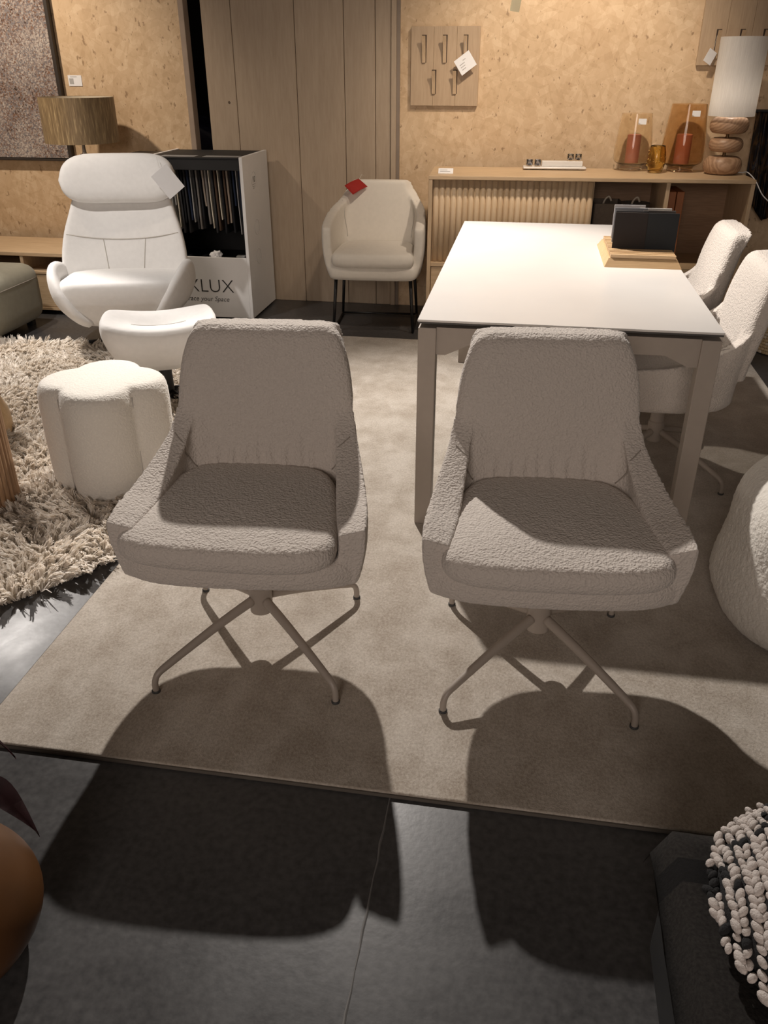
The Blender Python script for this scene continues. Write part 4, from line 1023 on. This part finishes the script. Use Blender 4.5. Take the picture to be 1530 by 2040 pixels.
# ---- covered bench in the foreground with dark plaid and a chunky knit
def bench():
    t = thing('foreground_bench', 'low dark upholstered bench at the bottom right corner', 'bench', (.70, .62, 0))
    bm = bmesh.new(); box(bm, -.385, .42, -.52, .385, .05, .33, .03, 3); part('body', bm, m_black, t, True)
    for sx in (-1, 1):
        for sy in (-1, 1): part('foot', B(sx * .33 - .02, sx * .33 + .02, sy * .3 - .05, sy * .3 - .01, 0, .06), m_black, t)
    m, nt, bs = newmat('charcoal_plaid'); v = coords(nt)
    sx = node(nt, 'ShaderNodeSeparateXYZ', {0: v})
    def band(sock, f, ph):
        a = node(nt, 'ShaderNodeMath', {0: sock, 1: f}, operation='MULTIPLY_ADD'); a.inputs[2].default_value = ph
        b = node(nt, 'ShaderNodeMath', {0: a.outputs[0]}, operation='SINE'); c = node(nt, 'ShaderNodeMath', {0: b.outputs[0], 1: .86}, operation='GREATER_THAN'); return c.outputs[0]
    nz = node(nt, 'ShaderNodeTexNoise', {'Vector': v, 'Scale': 180, 'Detail': 3})
    base = ramp(nt, nz.outputs['Fac'], [(.3, (.026, .023, .021)), (.7, (.052, .046, .041))])
    c = mix(nt, band(sx.outputs[1], 24, .5), base, (.016, .015, .015)); c = mix(nt, band(sx.outputs[0], 24, 1.5), c, (.018, .017, .017))
    nt.links.new(c, bs.inputs['Base Color']); bs.inputs['Roughness'].default_value = 1; bump(nt, bs, nz.outputs['Fac'], .5, .003)
    th = thing('plaid_throw', 'dark charcoal plaid throw spread over the foreground bench', 'throw', (.70, .62, .332))
    bm = bmesh.new(); nx, ny = 60, 60; V = []
    for i in range(nx + 1):
        r = []
        for j in range(ny + 1):
            x = -.40 + .82 * i / nx; y = -.52 + .925 * j / ny; z = .018 + .007 * mnoise.noise(Vector((x * 7, y * 7, 1))) + .003 * mnoise.noise(Vector((x * 22, y * 22, 4)))
            z = max(z, .009)
            if x < -.372: z -= (-.372 - x) * 2.2; 
            if y > .37: z -= (y - .37) * 2.0
            r.append(bm.verts.new((x - (.012 if x < -.36 else 0), y + (.012 if y > .36 else 0), z)))
        V.append(r)
    for i in range(nx):
        for j in range(ny): bm.faces.new((V[i][j], V[i + 1][j], V[i + 1][j + 1], V[i][j + 1]))
    bmesh.ops.solidify(bm, geom=bm.faces[:], thickness=-.006)
    part('cloth', bm, m, th, True)
    bm = bmesh.new(); box(bm, -.372, .42, -.05, .002, .022, .032, .004, 2)
    for v in bm.verts: v.co.z += .005 * mnoise.noise(v.co * 6)
    part('folded_hem', bm, m, th, True)
    # chunky knit: stitches as fat yarn loops, dark yarn between white
    kt = thing('chunky_knit_throw', 'chunky black and white knitted throw heaped on the plaid', 'throw', (.515, .845, .362))
    mw = plain('white_yarn', (.62, .56, .52), .95, 0, .08, 80, (400, .6, .004)); mk = plain('black_yarn', (.012, .012, .013), .95, 0, .1, 80, (400, .6, .004))
    bm = bmesh.new(); bmesh.ops.create_icosphere(bm, subdivisions=3, radius=1)
    for v in bm.verts: v.co = Vector((v.co.x * .165, v.co.y * .19, max(-.0, v.co.z * .085 + .02)))
    part('knit_core', bm, mk, kt, True)
    bw, bb = bmesh.new(), bmesh.new()
    for i in range(34):
        for j in range(34):
            x = -.187 + .0112 * i; y = -.21 + .0125 * j
            u, w_ = x / .165, y / .19; rr = u * u + w_ * w_
            if rr > 1.15: continue
            z = .016 + .085 * math.sqrt(max(0, 1.0 - min(rr, .985))) + random.uniform(0, .006)
            dark = mnoise.noise(Vector((u * 2.2, w_ * 2.2, 3))) < -.26 or random.random() < .09
            tgt = bb if dark else bw; sg = 1 if i % 2 else -1
            mtx = Matrix.Translation((x + sg * .0012 + random.uniform(-.0015, .0015), y + random.uniform(-.002, .002), z)) @ Matrix.Rotation(sg * .55 + random.uniform(-.25, .25), 4, 'Z') @ Matrix.Rotation(random.uniform(-.35, .35), 4, 'X') @ Matrix.Diagonal((.0062, .0108, .0072, 1))
            bmesh.ops.create_icosphere(tgt, subdivisions=2, radius=random.uniform(.8, 1.15), matrix=mtx)
    o = part('white_yarn', bw, mw, kt, True); o['kind'] = 'stuff'
    o = part('black_yarn', bb, mk, kt, True); o['kind'] = 'stuff'
bench()

# ---- amber vase with dark leaves, bottom left
t = thing('amber_vase', 'amber vase standing at the left edge of the foreground', 'vase', (-.965, .815, 0))
bm = bmesh.new(); lathe(bm, catmull_prof([(.10, 0), (.12, .006), (.165, .04), (.188, .085), (.180, .14), (.145, .20), (.10, .245), (.075, .27), (.07, .30)]) + catmull_prof([(.064, .30), (.069, .27), (.094, .245), (.138, .20), (.173, .14), (.181, .085), (.158, .045), (.11, .012)]) + [(.002, .012)], 48)
part('vase_body', bm, plain('amber_glaze', (.11, .045, .013), .4, 0, .15), t, True)
part('price_sticker', B(-.008, .008, -.001, 0, -.022, .022, 0), plain('blue_white_sticker', (.62, .66, .76), .6), t, loc=(.140, -.098, .150), rot=(R(-30), R(18), R(52)))
pl = thing('dark_leaves', 'dark red leafy stems in the amber vase at the left edge', 'plant', (-.965, .815, .013))
m_leaf = plain('dark_red_leaf', (.030, .006, .007), .7, 0, .4, 20, spec=.2)
for k in range(8):
    a = R(8 + 45 * k); rr_ = .13 if k else .165
    end = Vector((rr_ * math.cos(a), rr_ * math.sin(a), .42 + .03 * (k % 3))); mid = Vector((.045 * math.cos(a), .045 * math.sin(a), .29))
    bm = bmesh.new(); tube(bm, catmull([Vector((0, 0, 0)), mid, end], 5), .0025, 5); st = part('stem', bm, m_leaf, pl, True)
    bm = bmesh.new(); L = []; n = 10; ln = .075
    for i in range(n + 1):
        f = i / n; w = .030 * math.sin(math.pi * min(1, f * .9 + .1)) * (1 - .35 * f)
        p = end + Vector((math.cos(a), math.sin(a), 0)) * (ln * f) + Vector((0, 0, .015 * f - .13 * f * f)); s_ = Vector((-math.sin(a), math.cos(a), 0))
        L.append((bm.verts.new(p - s_ * w), bm.verts.new(p + Vector((0, 0, -.008))), bm.verts.new(p + s_ * w)))
    for q, r in zip(L, L[1:]):
        bm.faces.new((q[0], q[1], r[1], r[0])); bm.faces.new((q[1], q[2], r[2], r[1]))
    bmesh.ops.solidify(bm, geom=bm.faces[:], thickness=.0012)
    part('leaf', bm, m_leaf, st, True)

# ---- plastic-wrapped goods in the dark space behind the gap
m, nt, bs = newmat('blue_film'); nz = node(nt, 'ShaderNodeTexNoise', {'Vector': coords(nt), 'Scale': 7, 'Detail': 3})
nt.links.new(ramp(nt, nz.outputs['Fac'], [(.4, (.012, .013, .03)), (.7, (.05, .055, .11))]), bs.inputs['Base Color']); bs.inputs['Roughness'].default_value = .22
bm = bmesh.new(); bmesh.ops.create_icosphere(bm, subdivisions=4, radius=1)
for v in bm.verts:
    q = v.co.copy(); v.co = Vector((q.x * .45, q.y * .35, q.z * .55)); v.co *= 1 + .12 * mnoise.noise(q * 3) + .05 * mnoise.noise(q * 9); v.co.z += .62
zm = min(v.co.z for v in bm.verts)
for v in bm.verts: v.co.z -= zm
tag(part('wrapped_bundle', bm, m, None, True, loc=(-2.45, 6.3, 0)), 'dark bundle in bluish plastic film seen through the wall gap', 'bundle')
